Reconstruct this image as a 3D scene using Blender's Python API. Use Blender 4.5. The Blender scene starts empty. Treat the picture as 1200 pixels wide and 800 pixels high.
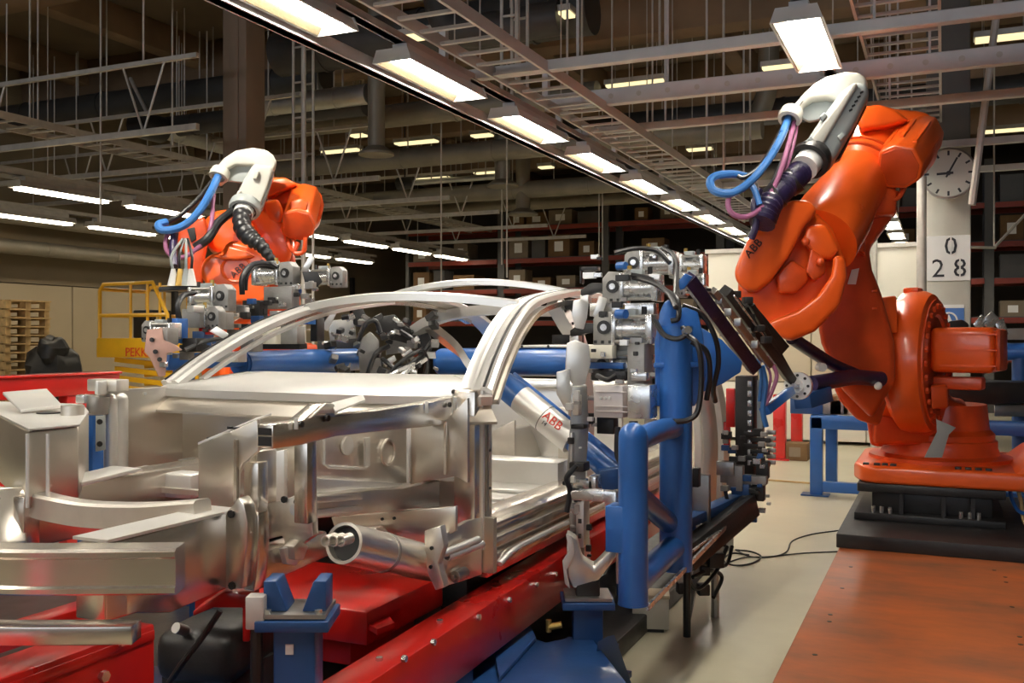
import bpy, math, random
from mathutils import Vector, Matrix, Euler
V = Vector
random.seed(7)
SC = bpy.context.scene
COL = SC.collection

# ---------------------------------------------------------------- camera
YAW = math.radians(24.1)
FPX = 1131.0                      # focal length in pixels of a 1200 px wide frame
HOR = 395.0                       # image row of the horizon
CZ = 1.55
cam_data = bpy.data.cameras.new('camera')
cam = bpy.data.objects.new('camera', cam_data)
COL.objects.link(cam)
cam.location = (0, 0, CZ)
cam.rotation_euler = (math.pi/2, 0, YAW)
cam_data.sensor_width = 36.0
cam_data.lens = 36.0*FPX/1200.0
cam_data.shift_y = (HOR-400.0)/1200.0
cam_data.clip_start = 0.05
cam_data.clip_end = 200
SC.camera = cam

# ---------------------------------------------------------------- world, exposure
w = bpy.data.worlds.new('hall_air')
SC.world = w
w.use_nodes = True
w.node_tree.nodes['Background'].inputs[0].default_value = (1.0, 0.86, 0.66, 1)
w.node_tree.nodes['Background'].inputs[1].default_value = 0.035
SC.view_settings.view_transform = 'Standard'
SC.view_settings.look = 'None'
SC.view_settings.exposure = 0.85
SC.view_settings.gamma = 1.0
SC.view_settings.use_curve_mapping = False
SC.cycles.use_denoising = True
SC.cycles.max_bounces = 6
SC.cycles.sample_clamp_indirect = 4.0
# daylight through the window band in the wall behind the camera
_d = bpy.data.lights.new('window_daylight', 'AREA'); _d.shape = 'RECTANGLE'; _d.size = 22.0; _d.size_y = 2.4; _d.spread = math.radians(100)
_d.energy = 270.0; _d.color = (0.80, 0.88, 1.0)
_o = bpy.data.objects.new('window_daylight', _d); COL.objects.link(_o)
_o.location = (-3.0, -9.75, 3.9); _o.rotation_euler = (math.radians(118), 0, 0)
LAMP_POWER = 30.0                 # radiance of the fluorescent tubes over the line
FAR_POWER = 0.62                   # radiance of the old lamps high under the roof

# ---------------------------------------------------------------- measuring helpers
RV = V((math.cos(YAW), math.sin(YAW), 0))
FV = V((-math.sin(YAW), math.cos(YAW), 0))
C0 = V((0, 0, CZ))
def W(u, v, d=None, x=None, y=None, z=None):
    """a point of the hall: sight line through (u, v) met at a depth or at a plane x, y or z"""
    ray = RV*((u-600.0)/FPX) + FV + V((0, 0, (HOR-v)/FPX))
    if d is not None: t = d
    elif x is not None: t = x/ray.x
    elif y is not None: t = y/ray.y
    else: t = (z-CZ)/ray.z
    return C0 + ray*t
UP = V((0, 0, 1)); XX = V((1, 0, 0)); YY = V((0, 1, 0))

# ---------------------------------------------------------------- materials
def _nodes(name):
    m = bpy.data.materials.new(name); m.use_nodes = True
    nt = m.node_tree
    return m, nt, nt.nodes['Principled BSDF']
def mat(name, col, rough=0.5, metal=0.0, var=0.12, scale=6.0, bump=0.0, coat=0.0, rvar=0.1, spec=0.5, stretch=None):
    """painted or bare surface with cloudy colour and gloss variation and optional fine relief"""
    m, nt, b = _nodes(name)
    tc = nt.nodes.new('ShaderNodeTexCoord')
    src = tc.outputs['Object']
    if stretch:
        mp = nt.nodes.new('ShaderNodeMapping'); mp.inputs['Scale'].default_value = stretch
        nt.links.new(src, mp.inputs[0]); src = mp.outputs[0]
    n = nt.nodes.new('ShaderNodeTexNoise'); n.inputs['Scale'].default_value = scale
    n.inputs['Detail'].default_value = 5
    nt.links.new(src, n.inputs['Vector'])
    cr = nt.nodes.new('ShaderNodeValToRGB')
    lo = tuple(max(0, c*(1-var)) for c in col); hi = tuple(min(1, c*(1+var)) for c in col)
    cr.color_ramp.elements[0].position = 0.3; cr.color_ramp.elements[1].position = 0.7
    cr.color_ramp.elements[0].color = (*lo, 1); cr.color_ramp.elements[1].color = (*hi, 1)
    nt.links.new(n.outputs['Fac'], cr.inputs[0]); nt.links.new(cr.outputs[0], b.inputs['Base Color'])
    mr = nt.nodes.new('ShaderNodeMapRange')
    mr.inputs['To Min'].default_value = max(0.03, rough-rvar); mr.inputs['To Max'].default_value = min(1, rough+rvar)
    nt.links.new(n.outputs['Fac'], mr.inputs[0]); nt.links.new(mr.outputs[0], b.inputs['Roughness'])
    b.inputs['Metallic'].default_value = metal
    b.inputs['Specular IOR Level'].default_value = spec
    if coat:
        b.inputs['Coat Weight'].default_value = coat; b.inputs['Coat Roughness'].default_value = 0.12
    if bump:
        n2 = nt.nodes.new('ShaderNodeTexNoise'); n2.inputs['Scale'].default_value = scale*7
        nt.links.new(src, n2.inputs['Vector'])
        bp = nt.nodes.new('ShaderNodeBump'); bp.inputs['Strength'].default_value = bump; bp.inputs['Distance'].default_value = 0.02
        nt.links.new(n2.outputs['Fac'], bp.inputs['Height']); nt.links.new(bp.outputs[0], b.inputs['Normal'])
    return m
def glow(name, col, power):
    m, nt, b = _nodes(name)
    b.inputs['Base Color'].default_value = (*col, 1)
    b.inputs['Emission Color'].default_value = (*col, 1)
    b.inputs['Emission Strength'].default_value = power
    return m
M = {}
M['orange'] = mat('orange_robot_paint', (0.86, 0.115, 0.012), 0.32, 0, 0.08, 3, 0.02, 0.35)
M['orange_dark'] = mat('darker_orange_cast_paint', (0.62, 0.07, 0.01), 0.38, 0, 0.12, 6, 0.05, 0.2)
M['red'] = mat('red_beam_paint', (0.56, 0.012, 0.008), 0.30, 0, 0.10, 3, 0.02, 0.3)
M['blue'] = mat('blue_fixture_paint', (0.022, 0.118, 0.40), 0.34, 0, 0.12, 4, 0.03, 0.25)
M['blue_dark'] = mat('dark_blue_stand_paint', (0.015, 0.065, 0.21), 0.4, 0, 0.15, 4, 0.03, 0.15)
M['alu'] = mat('brushed_aluminium_sheet', (0.80, 0.745, 0.66), 0.29, 0.93, 0.06, 2.0, 0.0, 0, 0.03, stretch=(1, 1, 3))
M['alu_cast'] = mat('cast_aluminium', (0.80, 0.755, 0.69), 0.37, 0.86, 0.08, 9, 0.03, 0, 0.04)
M['alu_ext'] = mat('extruded_aluminium', (0.80, 0.74, 0.66), 0.24, 0.94, 0.06, 2, 0.0, 0, 0.03, stretch=(2, .4, 2))
M['alu_white'] = mat('bright_formed_aluminium', (0.90, 0.885, 0.85), 0.36, 0.72, 0.05, 4, 0.0, 0, 0.04)
M['steel'] = mat('grey_steel', (0.40, 0.39, 0.37), 0.34, 0.85, 0.15, 8, 0.05)
M['clamp'] = mat('silver_cylinder_metal', (0.76, 0.76, 0.75), 0.27, 0.88, 0.10, 12, 0.0, 0, 0.04)
M['clampgrey'] = mat('grey_cast_clamp_body', (0.30, 0.29, 0.275), 0.45, 0.5, 0.15, 12, 0.08)
M['beige_block'] = mat('pale_metal_valve_block', (0.66, 0.60, 0.57), 0.4, 0.3, 0.06, 9)
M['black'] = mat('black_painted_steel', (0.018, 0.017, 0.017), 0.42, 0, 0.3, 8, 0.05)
M['rubber'] = mat('black_hose_rubber', (0.012, 0.012, 0.014), 0.38, 0, 0.2, 10)
M['purple'] = mat('dark_violet_hose', (0.020, 0.012, 0.050), 0.35, 0, 0.4, 14, 0.2)
M['hose_blue'] = mat('sky_blue_hose', (0.045, 0.17, 0.46), 0.3, 0, 0.05, 9)
M['hose_pink'] = mat('dull_pink_hose', (0.30, 0.10, 0.20), 0.35, 0, 0.1, 9)
M['cream'] = mat('cream_plastic_cover', (0.60, 0.585, 0.52), 0.38, 0, 0.04, 4, 0, 0.1)
M['coolgrey'] = mat('cool_grey_plastic', (0.36, 0.39, 0.385), 0.4, 0, 0.05, 5)
M['white'] = mat('white_plastic', (0.80, 0.79, 0.76), 0.4, 0, 0.03, 6)
M['yellow'] = mat('yellow_lift_paint', (0.80, 0.43, 0.012), 0.38, 0, 0.08, 4, 0.02, 0.2)
M['redtext'] = mat('red_lettering', (0.68, 0.05, 0.02), 0.45, 0, 0.03)
M['blacktext'] = mat('black_lettering', (0.012, 0.012, 0.016), 0.5, 0, 0.05)
M['darkmark'] = mat('dark_emblem_print', (0.05, 0.012, 0.006), 0.4, 0, 0.05)
M['wood'] = mat('pallet_wood', (0.60, 0.42, 0.20), 0.7, 0, 0.18, 9, 0.1, spec=0.2)
M['card'] = mat('brown_cardboard', (0.18, 0.105, 0.05), 0.75, 0, 0.12, 5, spec=0.2)
M['cardpale'] = mat('pale_carton', (0.24, 0.19, 0.135), 0.75, 0, 0.10, 5, spec=0.2)
M['paper'] = mat('white_paper', (0.85, 0.80, 0.68), 0.6, 0, 0.02, 5)
M['rack'] = mat('orange_red_rack_beam_paint', (0.24, 0.030, 0.012), 0.5, 0, 0.1, 4)
M['rackpost'] = mat('dark_rack_post_paint', (0.085, 0.08, 0.075), 0.5, 0.1, 0.1, 4)
M['galv'] = mat('galvanised_steel', (0.50, 0.47, 0.42), 0.42, 0.15, 0.12, 9, 0.03)
M['palebar'] = mat('pale_grey_rail_paint', (0.60, 0.59, 0.59), 0.42, 0.05, 0.06, 6)
M['liner'] = mat('beige_perforated_liner', (0.11, 0.085, 0.045), 0.5, 0, 0.2, 60)
M['lampbody'] = mat('white_lamp_enamel', (0.72, 0.72, 0.72), 0.35, 0, 0.03, 5)
M['duct'] = mat('galvanised_duct_sheet', (0.50, 0.50, 0.48), 0.32, 0.8, 0.10, 5, 0.03)
M['duct_dull'] = mat('dusty_duct_sheet', (0.22, 0.195, 0.15), 0.5, 0.35, 0.15, 3, 0.03)
M['dark_duct'] = mat('dark_insulated_duct', (0.045, 0.042, 0.038), 0.55, 0, 0.2, 4)
M['concrete_brown'] = mat('brown_stained_concrete', (0.21, 0.14, 0.085), 0.75, 0, 0.25, 1.2, 0.05, spec=0.3)
M['ceil'] = mat('sooty_roof_slab', (0.15, 0.115, 0.078), 0.8, 0, 0.2, 0.7, 0.03, spec=0.25)
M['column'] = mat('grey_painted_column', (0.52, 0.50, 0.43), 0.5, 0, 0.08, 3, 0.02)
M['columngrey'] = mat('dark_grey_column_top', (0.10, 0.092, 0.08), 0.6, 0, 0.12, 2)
M['columndark'] = mat('dark_brown_column', (0.20, 0.145, 0.10), 0.6, 0, 0.12, 2, 0.03)
M['wall_tan'] = mat('tan_wall_board', (0.50, 0.42, 0.29), 0.7, 0, 0.10, 0.5, 0.02, spec=0.3)
M['wall_olive'] = mat('dark_olive_wall_board', (0.25, 0.20, 0.13), 0.7, 0, 0.12, 0.5, spec=0.3)
M['wall_back'] = mat('dark_hall_wall', (0.075, 0.062, 0.048), 0.8, 0, 0.2, 0.6, spec=0.2)
M['panel_white'] = mat('cream_cabin_panel', (0.80, 0.76, 0.64), 0.5, 0, 0.04, 1)
M['panel_tan'] = mat('tan_cabin_panel', (0.56, 0.48, 0.34), 0.55, 0, 0.06, 1)
M['glow'] = glow('fluorescent_tube_glow', (1.0, 0.94, 0.83), LAMP_POWER)
M['glow_far'] = glow('old_lamp_glow', (1.0, 0.86, 0.48), FAR_POWER)
M['glow_left'] = glow('left_row_tube_glow', (1.0, 0.90, 0.72), 7.0)
M['clockface'] = mat('clock_face_enamel', (0.50, 0.50, 0.44), 0.35, 0, 0.03)
M['signblue'] = mat('blue_notice_print', (0.05, 0.16, 0.45), 0.4, 0, 0.03)
M['pinkbracket'] = mat('pinkish_primer_bracket', (0.55, 0.33, 0.27), 0.5, 0.2, 0.1, 8)
M['amber'] = mat('brass_fitting', (0.55, 0.36, 0.10), 0.35, 0.8, 0.1)

def floor_material():
    m, nt, b = _nodes('worn_grey_beige_floor_coating')
    tc = nt.nodes.new('ShaderNodeTexCoord')
    n = nt.nodes.new('ShaderNodeTexNoise'); n.inputs['Scale'].default_value = 0.8; n.inputs['Detail'].default_value = 8
    n2 = nt.nodes.new('ShaderNodeTexNoise'); n2.inputs['Scale'].default_value = 5; n2.inputs['Detail'].default_value = 9
    nt.links.new(tc.outputs['Object'], n.inputs['Vector']); nt.links.new(tc.outputs['Object'], n2.inputs['Vector'])
    mx = nt.nodes.new('ShaderNodeMix'); mx.data_type = 'FLOAT'
    nt.links.new(n.outputs['Fac'], mx.inputs['A']); nt.links.new(n2.outputs['Fac'], mx.inputs['B']); mx.inputs['Factor'].default_value = 0.35
    cr = nt.nodes.new('ShaderNodeValToRGB')
    cr.color_ramp.elements[0].position = 0.32; cr.color_ramp.elements[1].position = 0.68
    cr.color_ramp.elements[0].color = (0.40, 0.36, 0.25, 1); cr.color_ramp.elements[1].color = (0.56, 0.52, 0.38, 1)
    nt.links.new(mx.outputs[0], cr.inputs[0]); nt.links.new(cr.outputs[0], b.inputs['Base Color'])
    mr = nt.nodes.new('ShaderNodeMapRange'); mr.inputs['To Min'].default_value = 0.22; mr.inputs['To Max'].default_value = 0.45
    nt.links.new(n2.outputs['Fac'], mr.inputs[0]); nt.links.new(mr.outputs[0], b.inputs['Roughness'])
    return m
M['floor'] = floor_material()
def plate_material():
    m, nt, b = _nodes('scuffed_orange_floor_plate_paint')
    tc = nt.nodes.new('ShaderNodeTexCoord')
    n = nt.nodes.new('ShaderNodeTexNoise'); n.inputs['Scale'].default_value = 1.3; n.inputs['Detail'].default_value = 9; n.inputs['Roughness'].default_value = 0.65
    mp = nt.nodes.new('ShaderNodeMapping'); mp.inputs['Scale'].default_value = (1.0, 2.2, 1)
    nt.links.new(tc.outputs['Object'], mp.inputs[0]); nt.links.new(mp.outputs[0], n.inputs['Vector'])
    cr = nt.nodes.new('ShaderNodeValToRGB')
    e = cr.color_ramp.elements
    e[0].position = 0.30; e[0].color = (0.20, 0.085, 0.045, 1)
    e[1].position = 0.72; e[1].color = (0.58, 0.14, 0.03, 1)
    k = e.new(0.5); k.color = (0.40, 0.112, 0.036, 1)
    nt.links.new(n.outputs['Fac'], cr.inputs[0]); nt.links.new(cr.outputs[0], b.inputs['Base Color'])
    b.inputs['Roughness'].default_value = 0.42
    return m
M['plate'] = plate_material()

# ---------------------------------------------------------------- mesh builder
def basis(axis, up=UP):
    a = V(axis).normalized()
    s = a.cross(V(up))
    if s.length < 1e-4: s = a.cross(XX)
    s.normalize()
    return a, s, s.cross(a).normalized()      # along, side, up
def smooth_path(pts, n=6):
    pts = [V(p) for p in pts]
    if len(pts) < 3: return pts
    P = [2*pts[0]-pts[1]] + pts + [2*pts[-1]-pts[-2]]
    out = []
    for i in range(1, len(P)-2):
        for k in range(n):
            t = k/n; a, b, c, d = P[i-1], P[i], P[i+1], P[i+2]
            out.append(0.5*((2*b)+(c-a)*t+(2*a-5*b+4*c-d)*t*t+(3*b-a-3*c+d)*t*t*t))
    out.append(pts[-1])
    return out
ROOT_LOC = {}
class MB:
    def __init__(s): s.v = []; s.f = []
    def add(s, vs, fs):
        o = len(s.v); s.v += [V(p) for p in vs]; s.f += [tuple(i+o for i in f) for f in fs]; return s
    def hexa(s, c8):
        return s.add(c8, [(0,3,2,1),(4,5,6,7),(0,1,5,4),(1,2,6,5),(2,3,7,6),(3,0,4,7)])
    def box(s, c, size, rz=0.0, rot=None):
        hx, hy, hz = (k/2 for k in size)
        R = rot if rot else Matrix.Rotation(rz, 3, 'Z')
        return s.hexa([V(c)+R@V(p) for p in ((-hx,-hy,-hz),(hx,-hy,-hz),(hx,hy,-hz),(-hx,hy,-hz),(-hx,-hy,hz),(hx,-hy,hz),(hx,hy,hz),(-hx,hy,hz))])
    def bounds(s, x0, x1, y0, y1, z0, z1):
        return s.box(((x0+x1)/2, (y0+y1)/2, (z0+z1)/2), (x1-x0, y1-y0, z1-z0))
    def beam(s, p, q, w, h, up=UP, w2=None, h2=None):
        p = V(p); q = V(q); a, sd, u = basis(q-p, up)
        w2 = w if w2 is None else w2; h2 = h if h2 is None else h2
        return s.hexa([p-sd*w/2-u*h/2, p+sd*w/2-u*h/2, q+sd*w2/2-u*h2/2, q-sd*w2/2-u*h2/2,
                       p-sd*w/2+u*h/2, p+sd*w/2+u*h/2, q+sd*w2/2+u*h2/2, q-sd*w2/2+u*h2/2])
    def tube(s, p, q, r, n=14, r2=None, caps=True):
        p = V(p); q = V(q); r2 = r if r2 is None else r2
        a, sd, u = basis(q-p)
        vs = []
        for c, rr in ((p, r), (q, r2)):
            for k in range(n):
                t = 2*math.pi*k/n; vs.append(c+sd*math.cos(t)*rr+u*math.sin(t)*rr)
        fs = [(k, (k+1) % n, n+(k+1) % n, n+k) for k in range(n)]
        if caps: fs += [tuple(reversed(range(n))), tuple(range(n, 2*n))]
        return s.add(vs, fs)
    def pipe(s, p, q, r, t, n=20):
        """hollow open-ended pipe"""
        p = V(p); q = V(q); a, sd, u = basis(q-p); vs = []
        for c, rr in ((p, r), (q, r), (q, r-t), (p, r-t)):
            for k in range(n):
                g = 2*math.pi*k/n; vs.append(c+sd*math.cos(g)*rr+u*math.sin(g)*rr)
        fs = []
        for j in range(4):
            for k in range(n):
                fs.append((j*n+k, j*n+(k+1) % n, ((j+1) % 4)*n+(k+1) % n, ((j+1) % 4)*n+k))
        return s.add(vs, fs)
    def sweep(s, pts, prof, up=UP, closed_prof=True, caps=True, scale=None):
        """profile of (side, up) points carried along a path"""
        pts = [V(p) for p in pts]; n = len(prof); vs = []
        sd0 = None
        for i, p in enumerate(pts):
            t = (pts[min(i+1, len(pts)-1)]-pts[max(i-1, 0)])
            a, sd, u = basis(t, up)
            if sd0 is not None and sd.dot(sd0) < 0: sd = -sd; u = -u
            sd0 = sd
            k = scale[i] if scale else 1.0
            for (x, y) in prof: vs.append(p+sd*x*k+u*y*k)
        fs = []
        m = n if closed_prof else n-1
        for i in range(len(pts)-1):
            for k in range(m):
                fs.append((i*n+k, i*n+(k+1) % n, (i+1)*n+(k+1) % n, (i+1)*n+k))
        if caps and closed_prof:
            fs += [tuple(reversed(range(n))), tuple(range((len(pts)-1)*n, len(pts)*n))]
        return s.add(vs, fs)
    def hose(s, pts, r, n=8, sm=6, radii=None):
        P = smooth_path(pts, sm) if sm else [V(p) for p in pts]
        vs = []; prev = None
        for i, p in enumerate(P):
            t = (P[min(i+1, len(P)-1)]-P[max(i-1, 0)]).normalized()
            if prev is None: a, sd, u = basis(t)
            else:
                sd = prev-t*prev.dot(t)
                if sd.length < 1e-5: a, sd, u = basis(t)
                sd.normalize(); u = sd.cross(t)
            prev = sd
            rr = radii(i/(len(P)-1)) if radii else r
            for k in range(n):
                g = 2*math.pi*k/n; vs.append(p+sd*math.cos(g)*rr+u*math.sin(g)*rr)
        fs = []
        for i in range(len(P)-1):
            for k in range(n): fs.append((i*n+k, i*n+(k+1) % n, (i+1)*n+(k+1) % n, (i+1)*n+k))
        fs += [tuple(reversed(range(n))), tuple(range((len(P)-1)*n, len(P)*n))]
        return s.add(vs, fs)
    def prism(s, poly, vec):
        poly = [V(p) for p in poly]; n = len(poly); vec = V(vec)
        fs = [tuple(range(n)), tuple(reversed(range(n, 2*n)))]
        fs += [(k, n+k, n+(k+1) % n, (k+1) % n) for k in range(n)]
        return s.add(poly+[p+vec for p in poly], fs)
    def lathe(s, prof, c, axis=UP, n=24):
        c = V(c); a, sd, u = basis(axis); vs = []
        for (r, h) in prof:
            for k in range(n):
                g = 2*math.pi*k/n; vs.append(c+a*h+sd*math.cos(g)*r+u*math.sin(g)*r)
        fs = []
        for i in range(len(prof)-1):
            for k in range(n): fs.append((i*n+k, i*n+(k+1) % n, (i+1)*n+(k+1) % n, (i+1)*n+k))
        fs += [tuple(reversed(range(n))), tuple(range((len(prof)-1)*n, len(prof)*n))]
        return s.add(vs, fs)
    def ball(s, c, r, n=14, m=8, sc=(1, 1, 1)):
        prof = [(max(0.001, math.sin(math.pi*i/m))*r, -math.cos(math.pi*i/m)*r) for i in range(m+1)]
        o = len(s.v); s.lathe(prof, (0, 0, 0), UP, n)
        for i in range(o, len(s.v)): s.v[i] = V(c)+V((s.v[i].x*sc[0], s.v[i].y*sc[1], s.v[i].z*sc[2]))
        return s
    def build(s, name, m, parent=None, bevel=0.0, seg=2, angle=35, weld=False):
        import bmesh
        me = bpy.data.meshes.new(name)
        if parent is not None: org = ROOT_LOC[parent.name]
        else:
            lo = [min(p[i] for p in s.v) for i in range(3)]; hi = [max(p[i] for p in s.v) for i in range(3)]
            org = V(((lo[0]+hi[0])/2, (lo[1]+hi[1])/2, lo[2]))
        me.from_pydata([p-org for p in s.v], [], s.f)
        bm = bmesh.new(); bm.from_mesh(me)
        if weld: bmesh.ops.remove_doubles(bm, verts=bm.verts, dist=0.0005)
        bmesh.ops.recalc_face_normals(bm, faces=bm.faces)
        if bevel:
            ed = [e for e in bm.edges if len(e.link_faces) == 2 and e.calc_face_angle(0) > math.radians(28)]
            bmesh.ops.bevel(bm, geom=ed, offset=bevel, segments=seg, profile=0.5, affect='EDGES', clamp_overlap=True)
        bm.to_mesh(me); bm.free()
        me.polygons.foreach_set('use_smooth', [True]*len(me.polygons))
        me.set_sharp_from_angle(angle=math.radians(angle))
        me.materials.append(M[m] if isinstance(m, str) else m)
        o = bpy.data.objects.new(name, me); COL.objects.link(o)
        if parent is not None:
            o.parent = parent
        else: o.location = org
        ROOT_LOC[o.name] = org
        return o
def tag(o, label, cat, group=None, kind=None):
    o['label'] = label; o['category'] = cat
    if group: o['group'] = group
    if kind: o['kind'] = kind
    return o
def thing(name, loc, label, cat, group=None):
    o = bpy.data.objects.new(name, None); COL.objects.link(o)
    o.empty_display_size = 0.1
    o.location = loc; ROOT_LOC[o.name] = V(loc)
    return tag(o, label, cat, group)
def one(mb, name, m, label, cat, group=None, **k):
    return tag(mb.build(name, m, **k), label, cat, group)
def struct(mb, name, m, **k):
    o = mb.build(name, m, **k); o['kind'] = 'structure'; return o
def dup(root, loc, rz=0.0, label=None, group=None):
    r = root.copy(); COL.objects.link(r); r.location = loc; r.rotation_euler = (0, 0, rz)
    if label: r['label'] = label
    if group: r['group'] = group
    for ch in list(root.children):
        c = ch.copy(); COL.objects.link(c); c.parent = r
        for g in list(ch.children):
            d = g.copy(); COL.objects.link(d); d.parent = c
    return r
# block letters as stroke polygons turned into thin relief: a font curve converted to mesh data
def letters(name, text, size, m, origin, right, up, parent=None, depth=0.004, align='CENTER'):
    cu = bpy.data.curves.new(name, 'FONT'); cu.body = text; cu.size = size; cu.extrude = depth
    cu.align_x = align; cu.align_y = 'CENTER'; cu.resolution_u = 2
    tmp = bpy.data.objects.new('tmp', cu); COL.objects.link(tmp)
    dg = bpy.context.evaluated_depsgraph_get(); dg.update()
    me = bpy.data.meshes.new_from_object(tmp.evaluated_get(dg))
    bpy.data.objects.remove(tmp); bpy.data.curves.remove(cu)
    r = V(right).normalized(); u = V(up); u = (u-r*u.dot(r)).normalized(); nn = r.cross(u)
    org = ROOT_LOC[parent.name] if parent is not None else V(origin)
    for vv in me.vertices:
        vv.co = V(origin)+r*vv.co.x+u*vv.co.y+nn*vv.co.z-org
    me.materials.clear(); me.materials.append(M[m])
    me.name = name
    o = bpy.data.objects.new(name, me); COL.objects.link(o)
    if parent is not None: o.parent = parent
    else: o.location = org
    ROOT_LOC[o.name] = org
    return o
# ================================================================ THE HALL
struct(MB().bounds(-17, 14, -10.3, 30, -0.2, 0), 'floor', 'floor')
struct(MB().bounds(-17, 14, -10.3, 30, 6.6, 6.8), 'ceiling', 'ceil')
struct(MB().bounds(-17, 14, 28, 28.3, 0, 6.6), 'wall_back', 'wall_back')
wl = struct(MB().bounds(-16.3, -16, -10, 28, 2.58, 6.6), 'wall_left', 'wall_olive')
ROOT_LOC[wl.name] = V(wl.location)
for i in range(16):
    y0 = -9.9+i*2.4
    MB().bounds(-16.25, -15.97, y0, y0+2.38, 0, 2.56).build('wall_panel', 'wall_tan', wl, bevel=0.008, seg=1)
for i in range(4):
    struct(MB().bounds(-15.97, -15.87, 2.4+i*7.2, 2.52+i*7.2, 0, 3.3), 'trim_%d' % (i+1), 'black')
# wall behind the camera with its window band
struct(MB().bounds(-16.3, 14, -10.3, -10, 0, 2.5), 'wall_front', 'wall_tan')
struct(MB().bounds(-16.3, 14, -10.3, -10, 5.3, 6.6), 'wall_front_upper', 'wall_olive')
for i in range(12):
    x0 = -14+i*2.0
    struct(MB().bounds(x0, x0+.1, -10.2, -9.9, 2.5, 5.3), 'window_%d' % (i+1), 'white')
# concrete beams across the roof and joists between them
rf = 0
for y in (4.0, 8.6, 13.2, 17.8, 22.4):
    rf += 1
    struct(MB().prism([(-16, y-.32, 6.6), (-16, y-.22, 5.75), (-16, y+.22, 5.75), (-16, y+.32, 6.6)], (30, 0, 0)), 'trim_%d' % (rf+10), 'concrete_brown', bevel=.03)
for x in (-14.4, -11.6, -8.8, -6.0, -3.2, -0.4, 2.4, 5.2):
    rf += 1
    struct(MB().bounds(x-.16, x+.16, -5, 27.9, 6.15, 6.6), 'trim_%d' % (rf+10), 'concrete_brown', bevel=.02)

# columns (fixed to the building)
c = W(286, 120, d=11.9)
col1 = struct(MB().box((c.x, c.y, 3.3), (.36, .36, 6.6), rz=0.0).bounds(c.x-.07, c.x+.07, c.y-.20, c.y-.17, 0, 6.6), 'trim_31', 'columndark', bevel=.02)
CX, CY = W(1111, 300, d=11.2).xy
ZC = W(1111, 172, y=CY).z
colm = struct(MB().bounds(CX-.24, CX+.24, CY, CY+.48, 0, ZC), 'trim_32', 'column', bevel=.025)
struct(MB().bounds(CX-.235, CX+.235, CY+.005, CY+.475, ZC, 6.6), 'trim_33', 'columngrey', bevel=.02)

# stencilled number board on the column
nb_z0, nb_z1 = W(1111, 329, y=CY-.02).z, W(1111, 276, y=CY-.02).z
t = thing('number_board', (CX, CY-.02, nb_z0), 'white board with black stencilled number 0 above 28 on the grey column', 'sign')
MB().bounds(CX-.235, CX+.235, CY-.022, CY-.001, nb_z0, nb_z1).build('board', 'white', t, bevel=.003, seg=1)
letters('zero', '0', .30, 'blacktext', (CX+.03, CY-.026, (nb_z0+nb_z1)/2+.13), XX, UP, t)
letters('two', '2', .30, 'blacktext', (CX-.105, CY-.026, (nb_z0+nb_z1)/2-.125), XX, UP, t)
letters('eight', '8', .30, 'blacktext', (CX+.125, CY-.026, (nb_z0+nb_z1)/2-.125), XX, UP, t)
# stencil bridges cut through the digits
MB().bounds(CX+.022, CX+.038, CY-.032, CY-.022, (nb_z0+nb_z1)/2+.015, (nb_z0+nb_z1)/2+.245).build('stencil_bridge', 'white', t)
MB().bounds(CX+.117, CX+.133, CY-.032, CY-.022, (nb_z0+nb_z1)/2-.24, (nb_z0+nb_z1)/2-.01).build('stencil_bridge', 'white', t)
# blue notice
p = W(1112, 372, y=CY-.012)
t = thing('notice', (p.x, p.y, p.z-.16), 'blue notice with white ring emblem low on the grey column', 'sign')
MB().bounds(p.x-.16, p.x+.16, CY-.012, CY-.001, p.z-.17, p.z+.15).build('notice_sheet', 'signblue', t)
MB().bounds(p.x-.16, p.x+.16, CY-.014, CY-.001, p.z+.11, p.z+.15).build('header_strip', 'white', t)
mb = MB(); mb.hose([(p.x+.085*math.cos(k*math.pi/10), CY-.016, p.z-.03+.085*math.sin(k*math.pi/10)) for k in range(21)], .011, 6, 0)
mb.build('ring', 'white', t)
MB().prism([(p.x-.05, CY-.016, p.z-.085), (p.x+.05, CY-.016, p.z-.085), (p.x, CY-.016, p.z+.04)], (0, -.004, 0)).build('figure', 'white', t)
# clock
cp = W(1111.5, 203, d=10.7); cr_ = .283
t = thing('wall_clock', cp, 'round grey wall clock with black hands on the grey column', 'clock')
fdir = (C0-cp); fdir.z = 0; fdir.normalize(); fs = UP.cross(fdir).normalized()
MB().lathe([(cr_, -.06), (cr_, 0.015), (cr_-.02, .022), (cr_-.02, .004), (0.001, .004)], cp, fdir, 40).build('case', 'steel', t)
MB().lathe([(cr_-.019, .0045), (cr_-.019, .0065), (.001, .0065)], cp, fdir, 40).build('dial', 'clockface', t)
for k in range(12):
    a = math.pi*k/6; dr = fs*math.sin(a)+UP*math.cos(a)
    MB().beam(cp+fdir*.008+dr*cr_*.70, cp+fdir*.008+dr*cr_*.88, .022, .004, up=fdir).build('hour_mark', 'blacktext', t)
def hand(name, ang, L, wd):
    a = math.radians(ang); dr = fs*math.sin(a)+UP*math.cos(a)
    MB().beam(cp+fdir*.014-dr*.05, cp+fdir*.014+dr*L, wd, .005, up=fdir).build(name, 'blacktext', t)
hand('minute_hand', 28, .19, .020); hand('hour_hand', 268, .12, .026)
MB().tube(cp+fdir*.006, cp+fdir*.02, .025).build('hub', 'blacktext', t)
mb = MB().beam(cp-fdir*.05, V((CX, CY, cp.z)), .08, .08); mb.build('bracket', 'steel', t)
# post beside the column
p = W(1080, 300, d=10.2)
one(MB().tube((p.x, p.y, 0), (p.x, p.y, W(1080, 207, d=10.2).z), .05).tube((p.x, p.y, 0), (p.x, p.y, .02), .12), 'steel_post', 'galv', 'slim grey steel post standing just left of the numbered column', 'post')

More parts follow.
